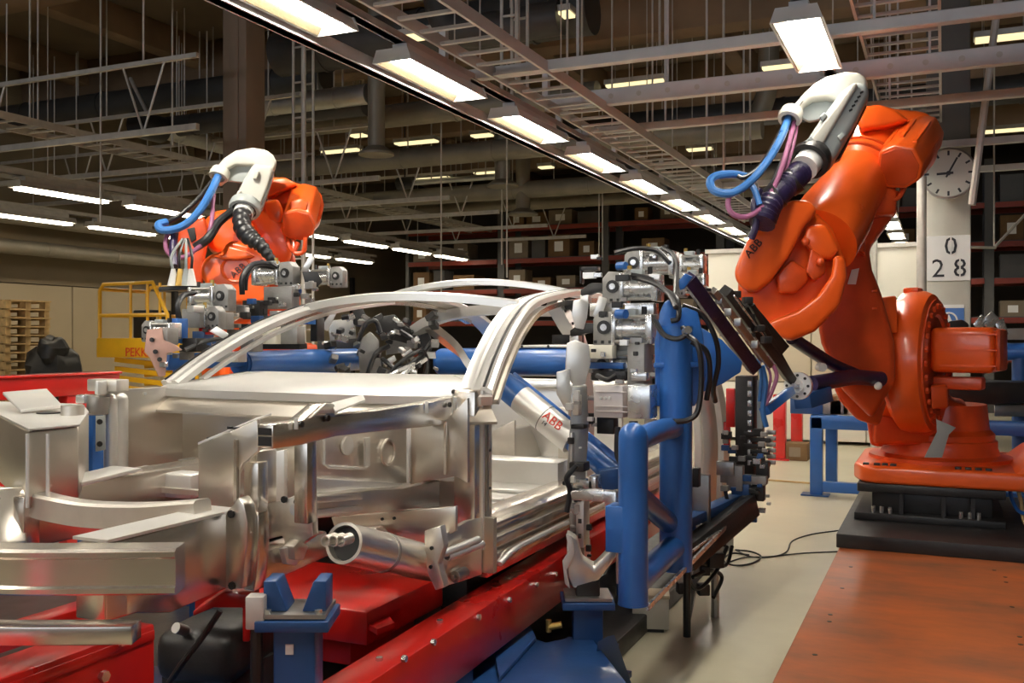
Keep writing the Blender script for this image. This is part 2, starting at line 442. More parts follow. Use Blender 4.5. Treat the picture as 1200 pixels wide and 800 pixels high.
# ================================================================ LAMPS
LAMP_N = 0
def make_lamp(loc, label, group, L=1.22, wd=.30, body='lampbody', glowm='glow'):
    """open reflector trough on a lamp body: housing, two glowing tubes' diffuser, end caps"""
    t = thing('fluorescent_lamp', loc, label, 'lamp', group)
    x, y, z = loc
    ins = lambda a, b, c0, c1, e, f: (a, b, c0, c1, e, f)
    mb = MB()
    # trough side plates, slightly splayed, and roof
    for s in (-1, 1):
        mb.hexa([(x+s*wd*.34, y, z+.075), (x+s*wd*.5, y, z), (x+s*wd*.5, y+L, z), (x+s*wd*.34, y+L, z+.075),
                 (x+s*(wd*.34+.012), y, z+.08), (x+s*(wd*.5+.012), y, z), (x+s*(wd*.5+.012), y+L, z), (x+s*(wd*.34+.012), y+L, z+.08)])
    mb.bounds(x-wd*.36, x+wd*.36, y, y+L, z+.072, z+.09)
    mb.build('reflector', body, t)
    for yy in (y-.012, y+L):
        MB().prism([(x-wd*.53, yy, z), (x+wd*.53, yy, z), (x+wd*.42, yy, z+.09), (x-wd*.42, yy, z+.09)], (0, .012, 0)).build('end_cap', body, t)
    tz0, tz1 = (z+.032, z+.06) if body == 'lampbody' else (z-.035, z+.02)
    for s in (-1, 1):
        MB().bounds(x+s*.048-.034, x+s*.048+.034, y+.03, y+L-.03, tz0, tz1).build('tube', glowm, t, bevel=.012)
        if body == 'lampbody':
            MB().hexa([(x+s*wd*.335, y+.01, z+.070), (x+s*wd*.49, y+.01, z+.004), (x+s*wd*.49, y+L-.01, z+.004), (x+s*wd*.335, y+L-.01, z+.070),
                       (x+s*(wd*.335-.006), y+.01, z+.070), (x+s*(wd*.49-.006), y+.01, z+.002), (x+s*(wd*.49-.006), y+L-.01, z+.002), (x+s*(wd*.335-.006), y+L-.01, z+.070)]).build('liner', 'liner', t)
    MB().bounds(x-.06, x+.06, y+.1, y+L-.1, z+.09, z+.155).build('gear_box', body, t)
    return t
ORD = ['first', 'second', 'third', 'fourth', 'fifth', 'sixth', 'seventh', 'eighth', 'ninth', 'tenth', 'eleventh', 'twelfth', 'thirteenth']
ROW_X, ROW_Z, STEP = -3.56, 3.50, 1.90
# row over the car: the second lamp in view starts where the photograph shows it
y2 = W(437, 75, z=ROW_Z).y
rowproto = make_lamp((0, 0, 0), 'x', 'lamps in the row over the car body')
def at_lamp(x, y, z, label, group, proto=rowproto, first=[True]):
    if proto is rowproto and first[0]:
        first[0] = False; proto.location = (x, y, z); proto['label'] = label; proto['group'] = group; return proto
    return dup(proto, (x, y, z), 0, label, group)
for i in range(-3, 10):
    y = y2+(i-1)*STEP
    lab = ('%s bright fluorescent lamp from the front in the row over the car' % ORD[i]) if i >= 0 else '%s fluorescent lamp of the middle row counted back above the camera' % ORD[-1-i]
    at_lamp(ROW_X, y, ROW_Z, lab, 'lamps in the row over the car body')
yr = W(957, 83, z=ROW_Z).y-1.22
for i in range(-3, 9):
    y = yr+i*STEP
    lab = ('%s bright fluorescent lamp of the right row above the orange robot' % ORD[i]) if i >= 0 else '%s fluorescent lamp of the right row counted back above the camera' % ORD[-1-i]
    at_lamp(-0.83, y, ROW_Z, lab, 'lamps in the row over the right robot')
for i in range(4):  # extra unseen row, added to throw light on the left robot
    at_lamp(-6.3, -3.9+i*STEP, ROW_Z, '%s fluorescent lamp of the added unseen row left of the camera' % ORD[i], 'lamps in the added unseen row left of the camera')
# left rows
leftproto = None
for (rx, nm, ys) in ((-11.0, 'upper left row', None), (-13.7, 'lower left row', None)):
    u0 = 112 if rx == -11.0 else 72
    v0 = 233 if rx == -11.0 else 262
    ye = W(u0, v0, x=rx).y
    for i in range(-1, 8):
        y = ye-1.3+i*STEP
        if y > 20.5: continue
        lab = '%s long fluorescent lamp from the left in the %s' % (ORD[max(i+1, 0)], nm)
        if leftproto is None: leftproto = make_lamp((rx, y, ROW_Z), lab, 'lamps in the left rows', 1.5, .24, 'galv', 'glow_left')
        else: dup(leftproto, (rx, y, ROW_Z), 0, lab, 'lamps in the left rows')
# out-of-view lamps added with aimed spots to brighten the left robot
for k, (x, y) in enumerate(((-5.6, 4.3), (-4.9, 8.0))):
    t = thing('fill_lamp', (x, y, 5.55), ('nearer', 'farther')[k]+' bell shaped lamp added out of view to brighten the left robot', 'lamp', 'added fill lamps')
    MB().lathe([(.24, 0), (.25, .0), (.14, .22), (.08, .30), (.08, .46), (.06, .46), (.06, .30), (.13, .2)], (x, y, 5.55), UP, 28).build('bell', 'lampbody', t)
    MB().tube((x, y, 6.0), (x, y, 6.6), .015, 8).build('hanger_rod', 'galv', t)
    MB().ball((x, y, 5.68), .07, 14, 8).build('bulb', 'glow', t)
    sp = bpy.data.lights.new('fill_spot', 'SPOT'); sp.energy = (1900.0, 1000.0)[k]; sp.color = (1.0, .93, .80); sp.spot_size = math.radians((62, 90)[k]); sp.spot_blend = .6; sp.shadow_soft_size = .12
    so = bpy.data.objects.new('fill_spot', sp); COL.objects.link(so); so.parent = t; so.location = (0, 0, .02)
    so.rotation_euler = (V((-5.9, 7.4, 2.1))-V((x, y, 5.57))).to_track_quat('-Z', 'Y').to_euler()
# small old lamps under the roof, turned across the hall
fl = [(628, 24, 92, 'wide yellowish roof lamp at top centre beside the lattice mast'),
      (745, 100, 70, 'yellowish roof lamp above the wide crossbar'),
      (922, 80, 56, 'yellowish roof lamp left of the right lamp row'),
      (488, 168, 54, 'yellowish roof lamp right of the flared exhaust pipe'),
      (400, 178, 50, 'yellowish roof lamp left of the flared exhaust pipe'),
      (490, 45, 60, 'yellowish roof lamp behind the near cable ladder'),
      (565, 160, 26, 'short yellowish roof lamp under the lamp row'),
      (318, 144, 22, 'short yellowish roof lamp beside the brown column'),
      (570, 203, 30, 'small yellowish roof lamp above the thin steel tube'),
      (508, 210, 44, 'dim yellowish roof lamp left of the thin steel tube'),
      (640, 197, 18, 'tiny yellowish roof lamp right of the second exhaust pipe'),
      (1175, 46, 60, 'topmost yellowish roof lamp at the right edge'),
      (1178, 101, 62, 'second yellowish roof lamp down the right edge'),
      (1180, 154, 60, 'third yellowish roof lamp down the right edge'),
      (104, 204, 40, 'yellowish roof lamp above the upper left lamp row'),
      (32, 211, 22, 'small yellowish roof lamp at the far left edge'),
      (225, 155, 24, 'yellowish roof lamp over the silver duct left'),
      (420, 160, 20, 'faint yellowish roof lamp behind the lattice mast'),
      (345, 130, 30, 'yellowish roof lamp below the silver duct'),
      (1040, 570-430, 26, 'small yellowish roof lamp left of the clock'),
      (745, 170, 24, 'small yellowish roof lamp beneath the crossbars'),
      (820, 176, 30, 'faint yellowish roof lamp left of the robot hose')]
for (u, v, wpx, lab) in fl:
    p = W(u, v, z=5.2)
    d = (p-C0).dot(FV); L = wpx*d/FPX/RV.x*0.94
    t = thing('roof_lamp', p, lab, 'lamp', 'old lamps under the roof')
    MB().bounds(p.x-L/2, p.x+L/2, p.y-.12, p.y+.12, p.z+.03, p.z+.10).build('housing', 'galv', t)
    MB().bounds(p.x-L/2+.02, p.x+L/2-.02, p.y-.10, p.y+.10, p.z, p.z+.03).build('diffuser', 'glow_far', t)
    for k in (-.35, .35): MB().tube((p.x+L*k, p.y, p.z+.1), (p.x+L*k, p.y, 6.6), .006, 6).build('suspension_rod', 'galv', t)

# ================================================================ CABLE LADDERS, RAILS, CROSSBARS
def ladder(label, x, y0, y1, z, wd=.42, step=.30, limit=300, name='cable_ladder', rod_at=(), m='galv'):
    t = thing(name, (x, y0, z), label, 'cable ladder')
    for s in (-1, 1):
        MB().bounds(x+s*wd/2-.012, x+s*wd/2+.012, y0, y1, z, z+.09).build('side_rail', m, t)
    r0 = None; n = 0
    y = y0+.1
    while y < y1-.05:
        if r0 is None:
            r0 = MB().bounds(x-wd/2, x+wd/2, y-.018, y+.018, z+.012, z+.034).build('rung', m, t)
        else:
            c = r0.copy(); COL.objects.link(c); c.location = V(r0.location)+V((0, y-y0-.1, 0))
        y += step
    for ry in rod_at:
        for s in (-1, 1): MB().tube((x+s*wd/2, ry, z), (x+s*wd/2, ry, 6.2), .010, 6).build('hanger_rod', 'galv', t)
    return t
ladder('grey cable ladder along the right side of the middle lamp row', -3.12, 2.2, 18.0, 3.66, wd=.46, m='palebar', rod_at=(5.0, 7.6, 10.2, 12.8, 15.4))
ladder('grey cable ladder behind the lamp over the right robot', -.33, 6.0, 15.0, 4.05, wd=.60, step=.28, m='palebar', rod_at=(7.2, 9.8, 12.4))
ladder('dusty cable ladder across the upper left of the hall', -10.5, 6.0, 21.6, 4.15, wd=.55, rod_at=(8.5, 11.5, 14.5, 17.5, 20.5))
ladder('lower dusty cable ladder above the lower left lamps', -13.2, 9.0, 21.6, 4.05, wd=.5, step=.4, rod_at=(11.5, 15.5, 19.5))
# channel rails that carry the lamps
for (x, y0, y1, z, lab) in ((-3.80, -6.0, 21.0, 3.47, 'long grey channel rail on the left side of the middle lamp row'),
                            (-3.56, -6.0, 21.0, 3.66, 'grey rail carrying the middle row of lamps'),
                            (-6.3, -5.0, 3.4, 3.66, 'grey rail carrying the added unseen row of lamps left of the camera'),
                            (-.83, -5.0, 21.5, 3.66, 'grey rail carrying the right row of lamps'),
                            (-11.0, 6.0, 21.8, 3.66, 'grey rail carrying the upper left row of lamps'),
                            (-13.7, 8.0, 21.8, 3.66, 'grey rail carrying the lower left row of lamps')):
    t = thing('lamp_rail', (x, y0, z), lab, 'rail')
    hh = .10 if x == -3.80 else .06
    MB().bounds(x-.035, x+.035, y0, y1, z, z+hh).bounds(x-.05, x+.05, y0, y1, z, z+.008).build('channel', 'palebar' if x > -5 else 'galv', t)
    y = y0+.8
    while y < y1:
        MB().tube((x, y, z+.05), (x, y, 6.2), .007, 6).build('hanger_rod', 'galv', t); y += 2.5
# square crossbars over the line
def crossbar(label, u0, v0, u1, z, w_, h_, extra=0.0, mat_='palebar', x1=None):
    p = W(u0, v0, z=z); q = V((p.x+6, p.y, z)) if x1 is None else V((x1, p.y, z))
    t = thing('crossbar', p, label, 'crossbar', 'crossbars over the line')
    MB().beam(p, q, w_, h_).build('bar', mat_, t, bevel=.006, seg=1)
    MB().bounds(p.x-.03, p.x+.03, p.y-.03, p.y+.03, p.z-.02, p.z+.42).build('end_bracket', mat_, t)
    for dx in (1.2, 3.4): MB().tube((p.x+dx, p.y, z), (p.x+dx, p.y, 6.5), .012, 6).build('hanger_rod', mat_, t)
    return t, p
crossbar('nearest pale square crossbar from the cable ladder to the right edge', 520, 93, 1180, 3.72, .09, .085)
t, p = crossbar('wide perforated grey crossbar behind the nearest one', 640, 122, 950, 3.80, .09, .15)
for k in range(14):
    MB().tube((p.x+.4+k*.27, p.y-.05, p.z), (p.x+.4+k*.27, p.y-.042, p.z), .025, 8).build('bolt_head', 'galv', t)
crossbar('third pale crossbar passing behind the robot hose cover', 655, 158, 920, 3.78, .08, .08)
crossbar('fourth pale crossbar passing behind the robot elbow', 720, 198, 1090, 3.72, .08, .08)
crossbar('fifth dim crossbar far behind the right robot', 775, 222, 1090, 3.72, .08, .08)
# cross bars and braces of the left lamp grid
for i, y in enumerate((8.4, 10.3, 12.2, 14.4, 16.4, 18.8, 21.2)):
    t = thing('grid_bar', (-11, y, 3.9), '%s dusty cross bar from the front in the left lamp grid' % ORD[i], 'crossbar', 'cross bars of the left lamp grid')
    MB().beam((-15.6, y, 3.9), (-7.6, y, 3.9), .06, .07).build('bar', 'galv', t)
    for x in (-13.7, -11.0, -8.4):
        for q in ((x-.32, y, 4.7), (x+.32, y, 4.7)): MB().tube((x, y, 3.9), q, .014, 6).build('brace', 'galv', t)
        MB().tube((x, y, 4.7), (x, y, 6.5), .012, 6).build('hanger_rod', 'galv', t)
    MB().beam((-15.6, y, 4.7), (-7.6, y, 4.7), .05, .05).build('top_bar', 'galv', t)
# slanting pole right of the clock
one(MB().tube(W(1170, 0, d=9), W(1139, 240, d=9), .035, 8), 'slanted_pole', 'galv', 'thin slanted pale pole running past the clock to the right', 'pole')
one(MB().tube(W(1165, 0, d=12), W(1165, 290, d=12), .012, 6).tube(W(1165, 290, d=12), W(1240, 210, d=12), .018, 6).tube(W(1090, 289, d=12), W(1167, 290, d=12), .02, 6), 'bracing_frame', 'galv', 'thin pale rod and diagonal brace right of the clock', 'brace')
# lattice masts
def mast(u, v0, d, lab, z0):
    p = W(u, v0, d=d)
    t = thing('lattice_mast', (p.x, p.y, z0), lab, 'mast')
    for k, (dx, dy) in enumerate(((-.11, 0), (-.055, .12), (.055, 0), (.11, .12))):
        MB().tube((p.x+dx, p.y+dy, z0), (p.x+dx, p.y+dy, 6.5), .028 if k in (2,) else .018, 8).build('upright', 'galv', t)
    z = z0+.3
    while z < 6.4:
        MB().beam((p.x-.11, p.y, z), (p.x+.055, p.y, z), .02, .02).build('tie_bar', 'galv', t)
        MB().beam((p.x-.055, p.y+.12, z), (p.x+.11, p.y+.12, z), .02, .02).build('tie_bar', 'galv', t); z += .45
    return t
mast(352, 200, 12.3, 'tall pale lattice mast right of the brown column', 0)
mast(600, 40, 9.3, 'short pale lattice mast hanging at top centre', 3.9)
# pairs of thin rods hanging far back
for i, (u, v1, d, lab) in enumerate(((517, 345, 15, 'thin pale rod in front of the racking left of centre'), (588, 310, 17, 'thin pale rod ending over the rack beam'), (594, 325, 15, 'thin pale rod just left of the dark rack post'),
                            (702, 300, 18, 'thin pale rod left of the middle lamps'), (706, 305, 18.4, 'thin pale rod close beside the lamp row'), (35, 140, 12, 'thin rod hanging at the upper left edge'), (118, 260, 12, 'thin rod hanging through the upper left lamps'),
                            (202, 170, 13, 'thin rod hanging beside the silver duct'), (848, 200, 10, 'thin rod hanging left of the right robot hose'), (879, 180, 12, 'thin dim rod behind the right robot hose'), (773, 60, 10, 'thin pale rod from the roof onto the nearest crossbar'), (682, 110, 11, 'thin dim rod over the wide crossbar'))):
    p = W(u, v1, d=d)
    one(MB().tube(p, (p.x, p.y, 6.55), .013, 6), 'hanger_rod_pole' if False else 'hanging_rod', 'galv', lab, 'rod', 'thin rods hanging from the roof')

# ================================================================ DUCTS
def duct(label, pts, r, m, flanges=True, name='air_duct'):
    t = thing(name, pts[0], label, 'duct')
    P = [V(p) for p in pts]
    mb = MB()
    if len(P) == 2: mb.tube(P[0], P[1], r, 22)
    else: mb.hose(P, r, 20, 5)
    mb.build('pipe', m, t)
    for k in (.2, .8):
        q = P[0].lerp(P[-1], k) if len(P) == 2 else P[len(P)-2]
        MB().tube((q.x, q.y, q.z), (q.x, q.y, 6.6), .012, 6).build('hanger_rod', 'galv', t)
    if flanges:
        L = (P[-1]-P[0]).length; n = max(2, int(L/1.5)) if len(P) == 2 else 0
        for k in range(n):
            a = P[0].lerp(P[1], (k+.5)/n); ax = (P[1]-P[0]).normalized()
            MB().tube(a-ax*.02, a+ax*.02, r*1.06, 22).build('flange', m, t)
    return t
a = W(300, 126, z=4.85); duct('bright silver duct crossing behind the lattice mast', [(a.x-.2, a.y, 4.85), (a.x+1.9, a.y, 4.85)], .14, 'duct')
a = W(192, 153, z=4.7); b = W(263, 174, x=a.x); duct('short silver duct left of the brown column', [a, (a.x, b.y, a.z)], .13, 'duct')
one(MB().tube((a.x, a.y-.05, a.z), (a.x, a.y-.55, a.z), .2, 18), 'duct_damper', 'black', 'black drum at the end of the short silver duct', 'damper')
duct('dark duct behind the black drum', [(a.x-.6, a.y+.2, a.z+.1), (a.x+3.5, a.y+.2, a.z+.1)], .16, 'dark_duct')
one(MB().tube(W(153, 92, z=5.6), (a.x, a.y-.3, a.z+.15), .03, 8), 'duct_strut', 'galv', 'slanted pale strut above the black drum', 'strut')
for (u, v, z, x0, x1, r, m, lab) in ((560, 178, 4.6, -4, 4.6, .17, 'duct_dull', 'thick olive duct crossing below the lamp row'),
                                 (560, 226, 4.3, -6, 6, .16, 'duct_dull', 'lower olive duct crossing in front of the racks'),
                                 (520, 245, 4.4, -7, 9, .13, 'duct_dull', 'thin dusty duct high along the racks'),
                                 (560, 30, 5.4, -3, 1.5, .30, 'dark_duct', 'large dark duct high at top centre'),
                                 (150, 120, 5.5, -4, 4, .22, 'dark_duct', 'dark duct high on the left under the roof'),
                                 (420, 140, 5.0, -2, 4, .18, 'duct_dull', 'dusty duct behind the flared exhaust pipe'),
                                 (700, 150, 5.0, -1, 7, .20, 'dark_duct', 'dark duct behind the middle crossbars'),
                                 (250, 265, 4.2, -7, 3, .14, 'duct_dull', 'dusty duct low on the far left')):
    a = W(u, v, z=z); duct(lab, [(max(-15.8, a.x+x0), a.y, z), (a.x+x1, a.y, z)], r, m)
for (x, z, lab) in ((-15.0, 3.15, 'long dusty duct low along the left wall'), (-14.6, 3.62, 'long dusty duct higher along the left wall')):
    duct(lab, [(x, 7, z), (x, 21.5, z)], .13, 'duct_dull')
a = W(485, 214, z=4.5); duct('thin bright steel tube with a black end', [a, (a.x+1.9, a.y, a.z)], .055, 'duct', False)
one(MB().tube((a.x-.35, a.y, a.z), (a.x, a.y, a.z), .12, 14).tube((a.x-.2, a.y, a.z), (a.x-.2, a.y, 6.6), .012, 6), 'tube_coupling', 'black', 'black coupling on the thin bright steel tube', 'coupling')
a = W(548, 36, z=5.2); duct('dark bent duct under the roof at top centre', [(a.x-.4, a.y, 6.4), (a.x-.35, a.y, 5.5), (a.x, a.y, 5.2), (a.x+1.2, a.y, 5.2)], .2, 'dark_duct')
a = W(742, 160, z=4.7); duct('dusty bent duct behind the crossbars', [(a.x, a.y, 4.7), (a.x+1.5, a.y, 4.7), (a.x+2, a.y, 5.0), (a.x+2.1, a.y, 6)], .15, 'duct_dull')
for (u, v, d, r, lab) in ((441, 182, 13, .24, 'flared grey exhaust pipe left of the lamp row'), (589, 219, 16, .27, 'flared exhaust pipe hanging behind the lamp row'), (613, 252, 18, .28, 'lowest flared exhaust pipe before the racks')):
    p = W(u, v, d=d)
    t = thing('exhaust_pipe', p, lab, 'exhaust pipe', 'flared exhaust pipes')
    MB().tube((p.x, p.y, p.z+.05), (p.x, p.y, 6.6), r*.48, 18).build('pipe', 'duct_dull', t)
    MB().lathe([(r, 0), (r, .03), (r*.5, .12), (r*.45, .12), (r*.9, .01)], p, UP, 24).build('flare', 'duct_dull', t)

# ================================================================ RACKS AT THE BACK
RY = 22.0
bays = [-12.9+2.75*i for i in range(6)]
LEV = (0.15, 1.15, 1.95, 2.75, 3.5, 4.3)
RNG = random.Random(3)
pr = None
for i, x in enumerate(bays):
    if pr is None:
        pr = thing('pallet_rack', (x, RY, 0), 'x', 'rack', 'pallet racks along the back')
        for xx in (x, x+2.66):
            for yy in (RY, RY+1.1):
                MB().bounds(xx, xx+.09, yy, yy+.07, 0, 5.2).build('upright', 'rackpost', pr)
        for z in LEV:
            for yy in (RY-.03, RY+1.07):
                MB().bounds(x+.09, x+2.66, yy, yy+.05, z-.11, z).build('beam', 'rack', pr)
            MB().bounds(x+.09, x+2.66, RY, RY+1.1, z, z+.02).build('shelf', 'rackpost', pr)
        pr['label'] = 'pallet rack bay with orange beams, leftmost along the back'
    else: dup(pr, (x, RY, 0), 0, '%s pallet rack bay from the left along the back' % ORD[i])
    for li, z in enumerate(LEV[2:]):
        xx = x+.2; nb = {}
        while xx < x+2.3:
            bw = RNG.uniform(.3, .62); bh = RNG.uniform(.25, .55); bd = RNG.uniform(.4, .7)
            if RNG.random() < .74 and xx+bw < x+2.6:
                mm = RNG.choice(['card', 'card', 'cardpale', 'rackpost'])
                nm = {'card': 'brown', 'cardpale': 'pale', 'rackpost': 'dark grey'}[mm]
                nb[nm] = nb.get(nm, 0)+1
                bx = thing('carton', (xx, RY+.05, z+.02), '%s %s carton from the left on shelf level %s of the %s rack bay' % (ORD[nb[nm]-1], nm, ('three', 'four', 'five', 'six')[li], ORD[i]), 'box', '%s cartons on the back racks' % nm)
                MB().bounds(xx, xx+bw, RY+.05, RY+.05+bd, z+.02, z+.02+bh).build('box', mm, bx)
                if mm != 'rackpost': MB().bounds(xx+bw*.3, xx+bw*.7, RY+.045, RY+.05, z+.02+bh*.25, z+.02+bh*.7).build('paper_label', 'white', bx)
            xx += bw+RNG.uniform(.05, .35)

# ================================================================ CABIN BEHIND THE ROBOT
t = thing('enclosure', (-1, 14, 0), 'pale cabin of cream and tan panels behind the right robot', 'cabin')
xa = W(836, 320, y=15).x; xb = W(1082, 320, y=14.2).x
zt = W(950, 293, y=14.6).z; zm = W(950, 352, y=14.6).z
n = 4
for k in range(n):
    x0 = xa+(xb-xa)*k/n; x1 = xa+(xb-xa)*(k+1)/n
    MB().bounds(x0+.008, x1-.008, 14.6, 14.66, zm+.01, zt).build('upper_panel', 'panel_white', t, bevel=.006, seg=1)
    MB().bounds(x0+.008, x1-.008, 14.6, 14.66, .9, zm-.01).build('lower_panel', 'panel_tan', t, bevel=.006, seg=1)
    MB().bounds(x0+.008, x1-.008, 14.6, 14.66, .05, .88).build('kick_panel', 'panel_white', t, bevel=.006, seg=1)
MB().bounds(xa, xb, 14.67, 17.2, .05, zt-.02).build('cabin_body', 'panel_tan', t)
MB().bounds(xa-.03, xb+.03, 14.56, 17.25, zt, zt+.06).build('roof_edge', 'galv', t)
p = W(1024, 320, y=14.5)
one(MB().tube((p.x, p.y, .0), (p.x, p.y, zt+.3), .05, 10), 'pipe_riser', 'galv', 'grey pipe rising before the cream cabin panels', 'pipe')

# ================================================================ LEFT SIDE OF THE HALL
# pallet stack
pb = W(4, 400, d=16.6)
pal = thing('wooden_pallet', (pb.x, pb.y, 0), 'x', 'pallet', 'stacked wooden pallets')
for yy in (-.38, 0, .38):
    MB().bounds(pb.x-.6, pb.x+.6, pb.y+yy-.05, pb.y+yy+.05, 0, .022).build('bottom_board', 'wood', pal)
    for xx in (-.53, 0, .53):
        MB().bounds(pb.x+xx-.07, pb.x+xx+.07, pb.y+yy-.05, pb.y+yy+.05, .022, .10).build('block', 'wood', pal)
for k in range(7):
    xx = -.6+k*.2; MB().bounds(pb.x+xx-.07+.0, pb.x+xx+.07, pb.y-.4, pb.y+.4, .122, .144).build('top_board', 'wood', pal)
for yy in (-.38, 0, .38): MB().bounds(pb.x-.6, pb.x+.6, pb.y+yy-.05, pb.y+yy+.05, .10, .122).build('stringer', 'wood', pal)
NP = 15
for k in range(NP):
    lab = 'wooden pallet in the tall stack at the left edge, %s from the top' % (ORD[NP-1-k] if NP-1-k < 13 else ('fourteenth' if NP-1-k == 13 else 'fifteenth'))
    if k == 0: pal['label'] = lab
    else: dup(pal, (pb.x+RNG.uniform(-.015, .015), pb.y, k*.145), 0, lab)
# black bags beside the pallets
def lump(c, r, sc, seed, name, m, label, cat):
    import bmesh
    rg = random.Random(seed); ph = [rg.uniform(0, 6) for _ in range(6)]
    mb = MB().ball((0, 0, 0), 1, 20, 12)
    vs = []
    for p in mb.v:
        k = 1+.10*math.sin(5*p.x+ph[0]+3*p.z)+.08*math.sin(7*p.y+ph[1])+.06*math.sin(9*p.z+ph[2]+4*p.x)
        vs.append(V((c[0]+p.x*k*r*sc[0], c[1]+p.y*k*r*sc[1], c[2]+max(-.98, p.z)*k*r*sc[2])))
    mb.v = vs
    return one(mb, name, m, label, cat)
p = W(64, 420, d=15.5)
lump((p.x, p.y, .72), .8, (.62, .6, .9), 1, 'refuse_bag', 'black', 'black wrapped bundle beside the pallet stack', 'bundle')
lump((p.x+.1, p.y-.1, 1.30), .40, (.62, .6, .68), 4, 'refuse_bag', 'black', 'smaller black bundle lying on top beside the pallets', 'bundle')

# yellow scissor lift
lc = W(162, 400, d=12.0)
LX0, LX1, LY0, LY1 = W(117, 400, y=lc.y).x, W(117, 400, y=lc.y).x+1.55, lc.y, lc.y+.8
t = thing('scissor_lift', (lc.x, lc.y+.4, 0), 'yellow scissor lift with railed basket behind the left robot', 'lift')
zr, zmid, zd1, zd0 = [W(160, v, y=lc.y).z for v in (332, 369, 396, 419)]
def rail(pts, nm='guard_rail', r=.024):
    MB().hose(pts, r, 8, 0).build(nm, 'yellow', t)
rail([(LX0, LY0, zd1), (LX0, LY0, zr-.08), (LX0+.06, LY0, zr), (LX0+.88, LY0, zr+.01), (LX0+1.12, LY0, zmid), (LX0+1.12, LY0, zd1)])
rail([(LX0, LY1, zd1), (LX0, LY1, zr-.08), (LX0+.06, LY1, zr), (LX1, LY1, zr)])
rail([(LX0, LY0, zr-.06), (LX0, LY1, zr-.06)]); rail([(LX0, LY0, zmid), (LX0, LY1, zmid)])
rail([(LX0, LY0, zmid), (LX0+1.12, LY0, zmid)]); rail([(LX0, LY1, zmid), (LX1, LY1, zmid)])
for dx in (.52, .80, 1.0): rail([(LX0+dx, LY0, zd1), (LX0+dx, LY0, zr)], 'rail_post', .018)
for dx in (.3, .7, 1.1): rail([(LX0+dx, LY1, zd1), (LX0+dx, LY1, zr)], 'rail_post', .018)
MB().bounds(LX0-.03, LX1, LY0-.03, LY1+.03, zd0, zd1).build('platform', 'yellow', t, bevel=.012)
letters('lettering', 'PEKKA', .155, 'redtext', W(163, 413, y=LY0-.035), XX, UP, t, .002)
z = zd0-.03; k = 0
while z > .5:
    MB().beam((LX0+.12, LY0+.15, z), (LX1-.1, LY0+.15, z-.10), .05, .06).beam((LX0+.12, LY0+.65, z-.1), (LX1-.1, LY0+.65, z), .05, .06).build('scissor_arm', 'yellow', t)
    z -= .115; k += 1
MB().bounds(LX0, LX1, LY0, LY1, .12, .5).build('chassis', 'yellow', t, bevel=.02)
for xx in (LX0+.2, LX1-.25):
    for yy in (LY0+.05, LY1-.05): MB().tube((xx, yy-.06, .14), (xx, yy+.06, .14), .14, 18).build('wheel', 'rubber', t)
one(MB().bounds(LX0+.3, LX0+.62, LY0+.25, LY0+.6, zd1, zd1+.36), 'control_box', 'black', 'dark control box standing inside the yellow lift basket', 'box', bevel=.02)

# red guard beam far left
xg = -6.0
ya, yb = W(-60, 440, x=xg).y, W(134, 432, x=xg).y
zt_ = W(0, 440, x=xg).z
t = thing('red_barrier', (xg, (ya+yb)/2, 0), 'red steel barrier beam on posts at the left edge', 'barrier')
MB().bounds(xg-.06, xg+.06, ya, yb, zt_-.17, zt_).bounds(xg-.09, xg+.09, ya, yb, zt_-.02, zt_).build('top_beam', 'red', t, bevel=.008)
for u in (80, 93, 30, -30):
    yy = W(u, 440, x=xg).y
    MB().bounds(xg-.045, xg+.045, yy-.05, yy+.05, 0, zt_-.15).build('post', 'red', t, bevel=.006)
MB().bounds(xg-.04, xg+.04, ya, yb, .45, .55).build('lower_beam', 'red', t)
# ================================================================ THE ALUMINIUM CAR BODY
def PX(pts, **k): return [W(u, v, **k) for (u, v) in pts]
KX = -2.455                        # centre line of the car
def mir(p): p = V(p); return V((2*KX-p.x, p.y, p.z))
car = thing('car_body_frame', (KX, 3.6, .64), 'bare silver aluminium car body frame standing on the jig in the foreground', 'car body')
def cp(mb, name, m, bevel=.004, **k): return mb.build(name, m, car, bevel=bevel, **k)
def screw(pos, nrm, r=.008, m='black', par=None, name='bolt'):
    n = V(nrm).normalized()
    return MB().tube(V(pos)-n*.004, V(pos)+n*.004, r, 8).build(name, m, par or car)

# bumper beam, bowed forward
path = smooth_path([(-1.625, 1.74, 1.012), (-1.80, 1.655, 1.012), (-2.02, 1.565, 1.012), (KX, 1.50, 1.012), (-2.89, 1.565, 1.012), (-3.11, 1.655, 1.012), (-3.32, 1.76, 1.012)], 6)
prof = [(-.036, .053), (-.046, .047), (-.046, .036), (-.040, .030), (-.040, -.030), (-.046, -.036), (-.046, -.047), (-.036, -.053), (.034, -.053), (.034, .053)]
bb = cp(MB().sweep(path, prof), 'bumper_beam', 'alu_ext', 0, angle=25)
# lower front bar
path = smooth_path([(-1.665, 1.645, .885), (-1.95, 1.515, .885), (-2.2, 1.44, .885), (KX, 1.42, .885), (-2.71, 1.44, .885), (-2.95, 1.515, .885), (-3.22, 1.645, .885)], 6)
cp(MB().sweep(path, [(-.03, .02), (-.03, -.022), (.03, -.022), (.03, .02)]), 'lower_front_bar', 'alu_ext', .003)

